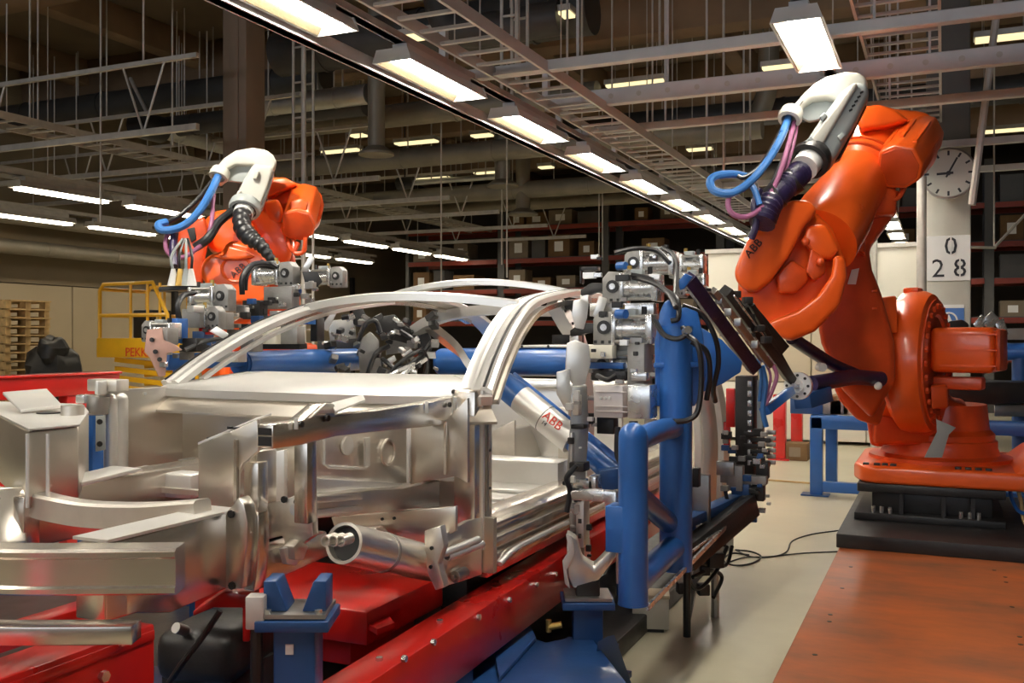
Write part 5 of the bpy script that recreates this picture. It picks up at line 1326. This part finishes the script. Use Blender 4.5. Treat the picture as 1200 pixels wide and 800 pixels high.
MB().box((q0.x, q0.y, .11), (.2, .2, .02)).build('foot_plate', 'blue_dark', lp)
# ================================================================ ORANGE ROBOTS
RB = V((-.035, 8.80, 0))
rob = thing('welding_robot', RB, 'large glossy orange industrial robot on a black pedestal at the right', 'robot')
def rslab(name, m, px, d, thick, bevel=.03, seg=3, angle=40, par=None): return pslab(par or rob, name, m, px, d, thick, bevel, seg, angle)
N = V((.98, -.2, 0)).normalized()
# pedestal
ped = MB().bounds(-.64, .42, 7.98, 9.5, .13, .185).build('pedestal', 'black', rob, bevel=.006)
MB().bounds(-.52, .34, 8.10, 9.4, .18, .36).build('pedestal_core', 'black', ped, bevel=.02)
MB().bounds(-.62, .42, 8.0, 9.5, .345, .412).build('pedestal_top', 'black', ped, bevel=.008)
for x in (-.50, -.44, -.38, .12, .18, .24):
    MB().tube((x, 8.03, .18), (x, 8.03, .235), .016, 8).build('stud', 'clamp', ped)
for x in (-.3, 0, .2): MB().bounds(x-.015, x+.015, 8.02, 8.1, .185, .345).build('rib', 'black', ped)
# base casting
bp_ = [(-.66, 8.25), (-.60, 8.06), (-.5, 8.0), (.62, 7.98), (.95, 7.98), (.95, 9.5), (-.5, 9.5), (-.66, 9.3)]
base = MB().prism([(x, y, .412) for x, y in bp_], (0, 0, .135)).build('base', 'orange', rob, bevel=.03, seg=3)
MB().prism([(.45, 8.0, .52), (.62, 8.0, .66), (.95, 8.0, .66), (.95, 8.0, .52)], (0, 1.3, 0)).build('connector_housing', 'orange', base, bevel=.02)
for x in (-.56, -.48, -.42, -.36, .10, .17, .24, .31):
    MB().box((x, 8.10, .551), (.045, .05, .022)).build('base_bolt', 'black', base, bevel=.004)
MB().lathe([(.55, 0), (.55, .03), (.46, .05), (.44, .10), (.44, .16), (.40, .18)], (RB.x, RB.y, .545), UP, 40).build('turret_ring', 'orange_dark', rob)
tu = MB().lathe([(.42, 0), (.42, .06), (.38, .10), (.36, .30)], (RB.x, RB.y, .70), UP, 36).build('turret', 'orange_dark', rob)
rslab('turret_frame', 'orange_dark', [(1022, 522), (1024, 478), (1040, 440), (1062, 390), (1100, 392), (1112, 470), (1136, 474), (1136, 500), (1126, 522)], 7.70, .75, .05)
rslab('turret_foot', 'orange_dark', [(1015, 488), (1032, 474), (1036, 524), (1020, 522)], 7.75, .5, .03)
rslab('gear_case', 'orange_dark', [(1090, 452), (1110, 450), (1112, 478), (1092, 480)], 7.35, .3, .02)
# shoulder drum, axis across
S = W(1070, 424, d=7.75)
sh = MB().lathe([(.46, -.30), (.47, -.27), (.47, -.12), (.50, -.10), (.555, -.06), (.565, 0), (.565, .10), (.54, .155), (.50, .17)], S, N, 48).build('shoulder', 'orange', rob, angle=30)
MB().lathe([(.50, .165), (.50, .185), (.38, .19), (.36, .17), (.30, .17), (.001, .17)], S, N, 44).build('gear_flange', 'orange_dark', sh)
a_, s_, u_ = basis(N)
for k in range(26):
    g = 2*math.pi*k/26; q = S+N*.185+(s_*math.cos(g)+u_*math.sin(g))*.445
    MB().tube(q, q+N*.022, .024, 6).build('flange_bolt', 'orange_dark', sh)
MB().box(S+UP*.57-N*.0, (.12, .16, .05), rz=-.2).build('lifting_lug', 'orange', sh, bevel=.015)
rslab('shoulder_band', 'orange', [(1032, 348), (1050, 346), (1052, 390), (1030, 392)], 7.28, .2, .015)
ms = S+UP*.10
mt = MB().beam(ms+N*.16, ms+N*.62, .37, .35).build('motor', 'orange', rob, bevel=.05, seg=3)
MB().beam(ms+N*.62, ms+N*.66, .33, .32).build('motor_cap', 'orange_dark', mt, bevel=.03)
for dz in (.12, 0, -.12): MB().beam(ms+N*.2-YY*.19+UP*dz, ms+N*.6-YY*.19+UP*dz, .012, .012).build('fin', 'orange', mt)
MB().beam(ms+N*.1-UP*.26, ms+N*.52-UP*.26, .16, .10).build('cable_cover', 'orange_dark', mt, bevel=.02)
# lower arm
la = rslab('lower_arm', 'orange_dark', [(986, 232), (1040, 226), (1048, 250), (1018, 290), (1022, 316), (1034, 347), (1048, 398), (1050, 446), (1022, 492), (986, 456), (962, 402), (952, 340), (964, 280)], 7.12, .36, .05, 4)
rslab('sticker', 'white', [(993, 333), (998, 316), (1007, 314), (1003, 333)], 7.10, .01, 0, par=None)
for v in (340, 360): pslab(rob, 'chip', 'orange', [(1022, v), (1028, v-1), (1028, v+2), (1022, v+3)], 7.10, .02, .002)
# elbow housing and rear motors
F0 = W(1030, 168, d=7.45); F1 = W(958, 286, d=6.62); fa = (F1-F0).normalized()
L = (F1-F0).length
fo = MB().lathe([(.20, -.12), (.21, -.05), (.20, .10), (.205, L*.24), (.25, L*.27), (.265, L*.29), (.265, L*.34), (.235, L*.37), (.23, L*.55), (.26, L*.75), (.26, L*.98)], F0, fa, 36).build('forearm', 'orange', rob, angle=30)
for t_ in (.27, .325): MB().lathe([(.258, 0), (.276, .006), (.276, .024), (.258, .03)], F0+fa*L*t_, fa, 36).build('collar', 'orange_dark', fo)
rslab('elbow_housing', 'orange', [(1003, 130), (1012, 124), (1030, 121), (1048, 126), (1072, 128), (1088, 131), (1098, 142), (1102, 160), (1100, 174), (1088, 188), (1076, 200), (1050, 196), (1028, 190), (1010, 172)], 7.25, .6, .06, 4)
rslab('elbow_ridge', 'orange', [(1003, 131), (1012, 124), (1030, 121), (1048, 127), (1066, 140), (1040, 148), (1008, 152)], 7.12, .3, .03)
# motor pointing at the viewer
m0 = W(1053, 196, d=6.85); m1 = W(1080, 158, d=7.35); ax = (m1-m0).normalized()
am = MB(); n6 = []
a_, s_, u_ = basis(ax)
R_ = .165
octo = [(-.165, -.06), (-.10, -.15), (.03, -.165), (.13, -.11), (.165, 0), (.12, .13), (0, .165), (-.12, .13)]
am.prism([m0+s_*x+u_*y for x, y in octo], (m1-m0))
mo = am.build('wrist_motor', 'orange', rob, bevel=.02, seg=3)
MB().prism([m0-ax*.008+s_*x*.85+u_*y*.85 for x, y in octo], ax*.02).build('motor_plate', 'orange_dark', mo, bevel=.006)
MB().beam(m0.lerp(m1, .25)+u_*.165, m0.lerp(m1, .8)+u_*.165, .03, .02).build('rib', 'orange', mo, bevel=.004)
MB().beam(m0.lerp(m1, .15)+u_*.13+s_*.10, m0.lerp(m1, .8)+u_*.13+s_*.10, .03, .03).build('rib', 'orange', mo, bevel=.004)
MB().beam(m0.lerp(m1, .15)+u_*.13-s_*.10, m0.lerp(m1, .8)+u_*.13-s_*.10, .03, .03).build('rib', 'orange', mo, bevel=.004)
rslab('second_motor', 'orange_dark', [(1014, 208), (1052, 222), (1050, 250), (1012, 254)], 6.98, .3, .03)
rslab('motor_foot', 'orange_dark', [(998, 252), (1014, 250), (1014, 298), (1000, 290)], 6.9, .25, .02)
rslab('type_plate', 'coolgrey', [(1077, 172), (1083, 168), (1084, 182), (1078, 186)], 7.0, .01, 0)
for pts in (((1018, 205, 7.1), (1014, 230, 7.0), (1006, 255, 6.95), (1002, 290, 6.9)), ((1028, 206, 7.1), (1022, 228, 7.0), (1012, 250, 6.95), (1008, 290, 6.95)), ((1036, 210, 7.1), (1044, 224, 7.05), (1056, 226, 7.05), (1058, 212, 7.0)), ((1024, 210, 7.05), (1036, 232, 7.0), (1052, 232, 7.0), (1062, 216, 7.0))):
    phose(rob, 'motor_cable', 'orange_dark', pts, .018)
# wrist
wr = rslab('wrist', 'orange', [(862, 346), (868, 360), (884, 376), (905, 391), (928, 399), (955, 386), (985, 357), (993, 322), (990, 300), (976, 266), (952, 242), (915, 250), (884, 284), (866, 320)], 6.42, .50, .09, 5, 50)
rslab('wrist_hood', 'orange', [(860, 318), (863, 331), (876, 341), (888, 341), (904, 328), (926, 298), (942, 266), (958, 246), (950, 235), (930, 233), (905, 244), (884, 266), (868, 296)], 6.22, .34, .075, 5, 50)
rslab('wrist_fork', 'orange', [(896, 378), (908, 393), (926, 400), (955, 388), (984, 359), (993, 324), (990, 300), (977, 298), (974, 322), (958, 346), (934, 364), (912, 372)], 6.26, .38, .05, 4, 50)
rslab('wrist_cap', 'orange_dark', [(910, 322), (927, 303), (946, 316), (948, 328), (932, 344), (912, 343)], 6.30, .2, .025)
rslab('wrist_block', 'orange', [(946, 264), (968, 262), (984, 292), (974, 304), (956, 302), (940, 282)], 6.28, .3, .03)
rslab('wrist_block', 'orange_dark', [(950, 290), (966, 302), (968, 318), (954, 330), (944, 318)], 6.26, .14, .018)
for (u, v) in ((944, 283), (961, 307)): 
    c = W(u, v, d=6.24); MB().ball(c, .028, 12, 8).build('plug', 'orange_dark', rob)
rslab('tool_flange', 'orange_dark', [(858, 344), (868, 352), (884, 376), (876, 384), (860, 366)], 6.38, .3, .02)
lc_ = W(883, 291, d=6.215); rdir = (W(893, 281, d=6.215)-W(876, 300, d=6.215)); 
letters('emblem', 'ABB', .075, 'darkmark', lc_, rdir, UP, rob, .004)
# cream hose cover arching over the arm
cv = rslab('hose_cover', 'cream', [(917, 141), (921, 133), (930, 122), (941, 109), (954, 97), (968, 89), (990, 83), (1008, 84), (1017, 92), (1017, 106), (1008, 122), (994, 134), (978, 140), (980, 118), (968, 116), (952, 118), (943, 124), (938, 133), (935, 143)], 6.50, .24, .035, 4, 45)
rslab('cover_plate', 'coolgrey', [(940, 126), (958, 117), (982, 113), (968, 138), (948, 142), (940, 138)], 6.56, .06, .006)
rslab('cover_body', 'coolgrey', [(1018, 98), (1018, 110), (1004, 140), (980, 182), (968, 198), (952, 196), (938, 184), (942, 168), (962, 138), (986, 106), (1002, 94)], 6.40, .26, .05, 4, 45)
rslab('cover_side', 'cream', [(1000, 96), (1006, 98), (954, 186), (942, 182), (946, 168)], 6.36, .1, .02)
for k, (u, v) in enumerate(((948, 165), (964, 137), (985, 160))): rslab('latch', 'coolgrey', [(u-4, v), (u+2, v-6), (u+6, v-2), (u, v+5)], 6.36, .05, .006)
for k in range(5):
    u, v = 1010-k*3.2, 108+k*5.2
    rslab('side_slot', 'black', [(u-2.5, v), (u+1.5, v-2), (u+2, v), (u-2, v+2.2)], 6.392, .02, 0)
rslab('cover_rail', 'black', [(1010, 128), (1016, 122), (984, 186), (976, 190)], 6.55, .1, .01)
c0 = W(950, 187, d=6.42); c1 = W(935, 206, d=6.30); dx_ = (c1-c0).normalized()
MB().lathe([(.12, -.06), (.135, -.01), (.13, .03), (.10, .035), (.10, -.03)], c0, dx_, 26).build('collar_ring', 'black', rob)
MB().tube(c0-dx_*.02, c0+dx_*.11, .090, 24).build('hose_ring', 'white', rob)
def corr(t): return .078*(1+.10*math.sin(t*95))
P = [(938, 202, 6.32), (926, 213, 6.22), (912, 226, 6.15), (900, 243, 6.05), (893, 262, 6.0)]
MB().hose([W(*p[:2], d=p[2]) for p in P], .07, 16, 12, radii=corr).build('dress_hose', 'purple', rob)
for t_, (u, v, d) in enumerate(((928, 213, 6.23), (908, 231, 6.12))):
    c = W(u, v, d=d); MB().tube(c-V((.03, .0, .02)), c+V((.03, 0, .02)), .088, 18).build('hose_clamp', 'black', rob)
for nm, m, pts, r in (('blue_hose', 'hose_blue', ((924, 138, 6.5), (915, 162, 6.3), (900, 188, 6.15), (880, 212, 6.0), (858, 226, 5.95), (838, 224, 5.95), (832, 213, 5.97), (840, 206, 6.0), (858, 204, 6.05), (874, 207, 6.1)), .026),
                      ('blue_hose', 'hose_blue', ((876, 212, 6.02), (884, 222, 6.0), (890, 240, 5.98)), .02),
                      ('pink_hose', 'hose_pink', ((931, 143, 6.5), (924, 170, 6.3), (915, 200, 6.15), (904, 226, 6.05), (892, 244, 5.98), (874, 254, 5.95), (858, 250, 5.95), (853, 238, 5.96), (858, 226, 5.98), (872, 222, 6.0)), .017),
                      ('pink_hose', 'hose_pink', ((934, 144, 6.52), (929, 172, 6.35), (918, 205, 6.2), (902, 238, 6.05), (888, 262, 6.0)), .013),
                      ('black_hose', 'rubber', ((920, 142, 6.52), (905, 172, 6.3), (890, 195, 6.15), (872, 208, 6.05), (864, 206, 6.05)), .014),
                      ('black_hose', 'rubber', ((932, 146, 6.5), (922, 176, 6.3), (905, 215, 6.12), (896, 236, 6.05)), .016),
                      ('violet_hose', 'purple', ((890, 222, 6.02), (884, 240, 6.0), (886, 262, 6.0), (880, 280, 6.02)), .024)):
    phose(rob, nm, m, pts, r, 10)
c = W(926, 137, d=6.48); dq_ = (W(918, 156, d=6.4)-c).normalized()
MB().lathe([(.075, -.05), (.082, 0), (.075, .03), (.05, .035), (.05, -.03)], c, dq_, 20).build('collar_ring', 'cream', rob)
MB().tube(W(917, 148, d=6.52), W(935, 146, d=6.52), .03, 10).build('hose_bracket', 'black', rob)
rslab('hose_bracket', 'steel', [(876, 208), (884, 206), (894, 232), (886, 236)], 6.05, .04, .004)
# violet sleeves from the wrist back to the lower arm
for pts, r in ((((928, 396, 6.5), (952, 412, 6.7), (978, 428, 6.9), (1006, 440, 7.05)), .045), (((950, 450, 6.4), (975, 446, 6.6), (1000, 442, 6.85), (1032, 444, 7.05)), .056)):
    phose(rob, 'sleeved_hose', 'purple', pts, r, 14)
c = W(960, 430, d=6.6); MB().tube(c, c+V((.03, -.05, 0)), .03, 14).build('hose_end', 'white', rob)
c = W(1029, 452, d=6.95); MB().ball(c, .03, 10, 6).build('white_plug', 'white', rob)
rslab('lower_cover', 'orange_dark', [(976, 452), (1004, 448), (1040, 470), (1030, 500), (1004, 492), (984, 470)], 7.3, .2, .03)
# pale plate on the base
rslab('plain_plate', 'coolgrey', [(1097, 491), (1120, 501), (1112, 509), (1104, 536), (1083, 536), (1098, 506)], 7.18, .02, .002)

# ================================================================ LEFT ROBOT, reaching over the far side of the car
LB = W(352, 400, d=9.9); LB.z = -.13
rob2 = thing('welding_robot', LB, 'smaller looking orange industrial robot at the left beyond the car roof', 'robot')
for ch in list(rob.children):
    if ch.name.split('.')[0] in ('pedestal', 'base', 'turret_ring', 'turret', 'turret_frame', 'shoulder', 'motor', 'gear_case', 'turret_foot'):
        c_ = ch.copy(); COL.objects.link(c_); c_.parent = rob2
        for g_ in list(ch.children):
            d_ = g_.copy(); COL.objects.link(d_); d_.parent = c_
def lslab(name, m, px, d, thick, bevel=.03, seg=3, angle=42): return pslab(rob2, name, m, px, d, thick, bevel, seg, angle)
lslab('lower_arm', 'orange_dark', [(304, 262), (332, 262), (346, 300), (352, 350), (352, 400), (330, 420), (306, 400), (300, 330)], 9.55, .36, .05)
lslab('elbow', 'orange', [(286, 246), (306, 236), (334, 262), (343, 290), (341, 306), (322, 312), (296, 300), (282, 270)], 9.25, .40, .06)
lslab('forearm', 'orange', [(237, 258), (251, 247), (268, 243), (290, 252), (306, 276), (310, 300), (270, 300), (244, 292)], 9.15, .45, .07, 4)
lslab('fork_arm', 'orange_dark', [(207, 269), (222, 261), (240, 252), (246, 275), (241, 300), (238, 330), (232, 345), (220, 338), (218, 300), (208, 284)], 9.0, .30, .04)
lslab('fork_recess', 'black', [(219, 268), (228, 266), (230, 280), (224, 284)], 8.985, .05, .004)
w2 = lslab('wrist', 'orange', [(235, 314), (239, 303), (249, 297), (260, 295), (265, 286), (272, 281), (290, 286), (305, 293), (313, 304), (316, 318), (316, 350), (300, 358), (270, 354), (246, 340), (237, 325)], 8.75, .50, .075, 5, 50)
ce = W(277, 315, d=8.74)
P_ = [ce+RV*(.135*math.cos(k*math.pi/14))+UP*(.115*math.sin(k*math.pi/14)) for k in range(29)]
MB().hose(P_, .012, 6, 0).build('cast_ring', 'orange', rob2)
lslab('wrist_boss', 'orange', [(250, 300), (262, 298), (268, 288), (286, 292), (300, 300), (282, 304), (262, 304)], 8.68, .08, .025)
letters('emblem', 'ABB', .088, 'darkmark', W(279, 317, d=8.735), W(287, 310, d=8.735)-W(272, 323, d=8.735), UP, rob2, .004)
lslab('rear_housing', 'orange', [(312, 210), (318, 207), (334, 208), (350, 215), (365, 217), (377, 227), (380, 240), (376, 257), (366, 268), (344, 262), (330, 250), (314, 240)], 9.5, .5, .05, 4)
lslab('rear_ridge', 'orange', [(316, 208), (334, 207), (350, 216), (330, 224), (312, 232)], 9.35, .25, .03)
lslab('gearbox', 'orange', [(308, 236), (326, 232), (332, 246), (330, 262), (312, 262)], 9.25, .3, .035)
m0 = W(349, 264, d=9.05); m1 = W(358, 232, d=9.55); ax = (m1-m0).normalized(); a_, s_, u_ = basis(ax)
mo2 = MB().prism([m0+s_*x+u_*y for x, y in octo], (m1-m0)).build('wrist_motor', 'orange', rob2, bevel=.022, seg=3)
MB().prism([m0-ax*.01+s_*x*.9+u_*y*.9 for x, y in octo], ax*.02).build('motor_plate', 'orange_dark', mo2, bevel=.006)
pslab(mo2, 'motor_cover', 'orange', [(338, 236), (352, 230), (362, 234), (360, 250), (340, 252)], 9.02, .2, .02) if False else None
ROOT_LOC[mo2.name] = LB
pslab(mo2, 'motor_cover', 'orange', [(339, 236), (352, 231), (361, 235), (359, 249), (341, 250)], 9.0, .2, .02)
for pts in (((338, 276, 9.2), (338, 286, 9.1), (344, 294, 9.1), (350, 284, 9.1)), ((344, 280, 9.15), (346, 296, 9.1), (356, 294, 9.1), (358, 278, 9.1))):
    phose(rob2, 'motor_cable', 'orange_dark', pts, .022)
# hose cover
lslab('hose_cover', 'cream', [(248, 207), (253, 196), (262, 185), (276, 176), (296, 172.5), (312, 175), (320, 181), (325, 190), (321, 198), (316, 209), (312, 222), (298, 216), (300, 198), (296, 193), (276, 193), (266, 198), (264, 208), (258, 214)], 8.80, .30, .045, 4, 45)
lslab('cover_plate', 'coolgrey', [(262, 198), (276, 190), (300, 189), (291, 214), (272, 212), (262, 211)], 8.88, .08, .006)
lslab('cover_body', 'cream', [(300, 192), (318, 194), (320, 200), (314, 218), (306, 238), (298, 252), (286, 248), (274, 238), (276, 230), (286, 210), (296, 193)], 8.72, .34, .06, 4, 45)
lslab('cover_side', 'coolgrey', [(318, 200), (322, 200), (308, 242), (300, 253), (298, 250), (308, 226)], 8.75, .25, .02)
for u, v in ((279, 228), (300, 205)): lslab('latch', 'cream', [(u-4, v+4), (u, v-5), (u+4, v-5), (u+1, v+5)], 8.68, .06, .008)
c0 = W(287, 244, d=8.72); c1 = W(282, 260, d=8.62); dx_ = (c1-c0).normalized()
MB().lathe([(.14, -.05), (.145, 0), (.135, .03), (.11, .035), (.11, -.04)], c0, dx_, 24).build('collar_ring', 'coolgrey', rob2)
MB().tube(c0-dx_*.03, c0+dx_*.02, .112, 22).build('collar_bore', 'black', rob2)
MB().tube(c0, c0+dx_*.08, .088, 22).build('hose_ring', 'white', rob2)
def corr2(t): return (.078-.052*max(0, t-.35)/.65)*(1+.09*math.sin(t*70))
MB().hose([W(u, v, d=d) for u, v, d in ((284, 250, 8.62), (284, 266, 8.5), (294, 279, 8.4), (306, 288, 8.38), (316, 301, 8.38), (326, 313, 8.4))], .07, 14, 12, radii=corr2).build('dress_hose', 'rubber', rob2)
c = W(257, 205, d=8.78); dq_ = (W(250, 222, d=8.7)-c).normalized()
MB().lathe([(.085, -.05), (.09, .0), (.085, .03), (.06, .035), (.06, -.03)], c, dq_, 20).build('collar_ring', 'cream', rob2)
for nm, m, pts, r in (('blue_hose', 'hose_blue', ((256, 206, 8.74), (247, 225, 8.6), (233, 248, 8.5), (217, 263, 8.45), (202, 269, 8.4), (189, 269, 8.4), (186, 263, 8.42), (195, 260, 8.48)), .035),
                      ('pink_hose', 'hose_pink', ((250, 228, 8.7), (248, 259, 8.55), (242, 279, 8.5), (226, 295, 8.45), (211, 302, 8.42), (198, 297, 8.42), (194, 286, 8.44), (197, 275, 8.48), (206, 270, 8.5)), .020),
                      ('black_hose', 'rubber', ((250, 211, 8.74), (231, 234, 8.6), (211, 252, 8.5), (196, 260, 8.48)), .022),
                      ('black_hose', 'rubber', ((273, 247, 8.7), (256, 261, 8.6), (244, 279, 8.5), (229, 290, 8.5)), .040),
                      ('violet_hose', 'purple', ((205, 272, 8.5), (203, 290, 8.4), (204, 312, 8.3)), .034)):
    phose(rob2, nm, m, pts, r, 10)
# ================================================================ RIGHT SIDE: PLATE, FRAMES, CABLES
fp = thing('floor_plate', (1.0, 4.5, 0), 'large scuffed orange painted steel plate on the floor at lower right', 'floor plate')
MB().bounds(-.69, 3.2, .8, 7.40, .002, .03).build('plate', 'plate', fp, bevel=.004, seg=1)
for u, v in ((997, 664), (987, 689), (972, 728), (973, 720), (955, 767), (1165, 668), (1178, 676), (1179, 682), (1186, 711), (1195, 746), (1196, 755)):
    c = W(u, v, z=.030); MB().tube(c-UP*.002, c+UP*.0015, .013, 10).build('bolt_hole', 'black', fp)
bp2 = thing('mounting_plate', (.4, 8.8, 0), 'thick dark steel plate under the right robot pedestal', 'plate')
MB().bounds(-.71, 2.2, 7.33, 9.65, .03, .13).build('plate', 'black', bp2, bevel=.006)
MB().bounds(-.66, 2.15, 7.45, 9.6, .0, .03).build('packer', 'black', bp2)
one(MB().bounds(LB.x-.9, LB.x+.9, LB.y-1.2, LB.y+1.2, -.005, .001), 'mounting_plate', 'black', 'dark steel plate under the left robot', 'plate')
# blue table frame behind the robot
bf = thing('table_frame', W(958, 578, z=0), 'blue square tube frame standing behind the right robot', 'frame')
q = W(957, 580, z=0); zt_ = W(957, 488, y=q.y).z
t_ = .115
MB().box((q.x, q.y, zt_/2), (t_, t_, zt_)).build('leg', 'blue', bf, bevel=.006)
q2 = W(966, 565, z=0)
MB().box((q.x+.05, q.y+.9, zt_/2), (t_, t_, zt_)).build('leg', 'blue', bf, bevel=.006)
MB().beam((q.x-.05, q.y, zt_-.05), (q.x+3.2, q.y, zt_-.05), t_, .13).build('top_rail', 'blue', bf, bevel=.006)
MB().beam((q.x, q.y, zt_-.05), (q.x, q.y+.95, zt_-.05), t_, .13).build('side_rail', 'blue', bf, bevel=.006)
MB().beam((q.x, q.y, .09), (q.x+3.2, q.y, .09), .09, .10).build('bottom_rail', 'blue', bf, bevel=.006)
MB().bounds(q.x-.14, q.x+.12, q.y-.09, q.y+.09, 0, .014).build('foot_plate', 'blue_dark', bf)
MB().box((q.x+3.1, q.y, zt_/2), (t_, t_, zt_)).build('leg', 'blue', bf, bevel=.006)
for i, (u0, v0, u1, v1, m) in enumerate(((930, 462, 962, 486, 'blue_dark'), (966, 466, 990, 486, 'clampgrey'), (990, 472, 1012, 487, 'panel_tan'), (975, 462, 982, 470, 'card'))):
    a = W(u0, v0, y=q.y+.35); b = W(u1, v1, y=q.y+.35)
    one(MB().bounds(a.x, b.x+.06, q.y+.1, q.y+.5, zt_+.015, a.z), 'parts_box', m, ('dark blue', 'grey', 'tan', 'brown')[i]+' box lying on the blue frame behind the wrist hoses', 'box', bevel=.01)
# red posts
for i, (u, v) in enumerate(((914, 538), (934, 524), (950, 508))):
    c = W(u, v, z=0); zz = W(u, 462, y=c.y).z
    t = thing('red_post', c, ('nearest red post of three', 'middle red post of three', 'farthest red post of three')[i]+' behind the tool frame', 'post', 'red posts behind the tool frame')
    MB().bounds(c.x-.075, c.x+.075, c.y-.075, c.y+.075, .02, zz).build('upright', 'red', t, bevel=.006)
    MB().bounds(c.x-.13, c.x+.13, c.y-.13, c.y+.13, 0, .02).build('foot_plate', 'red', t)
a = W(914, 468, z=1.0); 
c = W(932, 541, z=0)
bx = thing('carton', c, 'small tan carton on the floor beside the red posts', 'box')
MB().bounds(c.x-.13, c.x+.13, c.y+.1, c.y+.36, 0, .22).build('box', 'card', bx, bevel=.004)
MB().bounds(c.x-.09, c.x+.05, c.y+.095, c.y+.1, .05, .17).build('paper_label', 'cardpale', bx)
# second tool behind the robot at the right edge
t = thing('tool_frame', W(1180, 430, d=9.2), 'blue and black tool with silver clamps waiting behind the robot motor', 'tool frame')
a = W(1160, 412, d=9.4); MB().tube(a, W(1260, 412, d=9.1), .085, 20).build('tube', 'blue', t)
for pts in (((1140, 380), (1150, 368), (1158, 376), (1148, 388)), ((1150, 376), (1162, 364), (1172, 374), (1160, 388)), ((1166, 378), (1176, 372), (1182, 392), (1172, 396))):
    pslab(t, 'clamp', 'clamp', pts, 9.2, .1, .012)
pslab(t, 'hose_hump', 'black', [(1104, 384), (1112, 376), (1128, 374), (1136, 380), (1134, 386)], 9.0, .1, .02)
pslab(t, 'plate', 'alu_cast', [(1175, 385), (1215, 384), (1215, 398), (1178, 398)], 9.3, .05, .004)
pslab(t, 'black_box', 'black', [(1110, 446), (1215, 448), (1215, 472), (1112, 476)], 8.9, .4, .02)
pslab(t, 'grey_block', 'steel', [(1165, 474), (1215, 474), (1215, 488), (1165, 488)], 9.0, .2, .01)
a = W(1195, 470, d=9.3); MB().tube((a.x, a.y, .13), (a.x, a.y, W(1195, 412, d=9.3).z), .07, 14).build('post', 'blue_dark', t)
# cables beside the robot base
for i, pts in enumerate((((1188, 560, 7.3), (1196, 585, 7.25), (1200, 610, 7.2), (1210, 625, 7.1)), ((1182, 565, 7.3), (1186, 585, 7.3), (1196, 600, 7.2), (1215, 600, 7.1)))):
    one(MB().hose([W(u, v, d=d) for u, v, d in pts], .014, 8), 'base_cable', 'wood' if i == 0 else 'blue', ('tan', 'blue')[i]+' cable hanging by the right robot base', 'cable')
# loose cables on the floor
def floor_cable(pts, r, label, m='black'):
    P = [W(u, v, z=r+.001) for u, v in pts]
    return one(MB().hose(P, r, 6, 6), 'floor_cable', m, label, 'cable')
floor_cable(((985, 621), (950, 626), (928, 634), (922, 646), (905, 652), (880, 652), (862, 644)), .005, 'thin dark cable curling over the floor to the mounting plate')
floor_cable(((982, 646), (940, 648), (900, 652), (872, 653), (850, 660)), .005, 'second thin dark cable running straight to the orange plate')
floor_cable(((862, 644), (880, 646), (892, 652), (880, 660), (860, 662), (848, 656), (858, 648), (878, 650)), .006, 'coiled dark cable heap on the floor by the stand')
floor_cable(((898, 562), (925, 564), (952, 566)), .010, 'tan cable on the floor leading to the blue frame foot', 'wood')
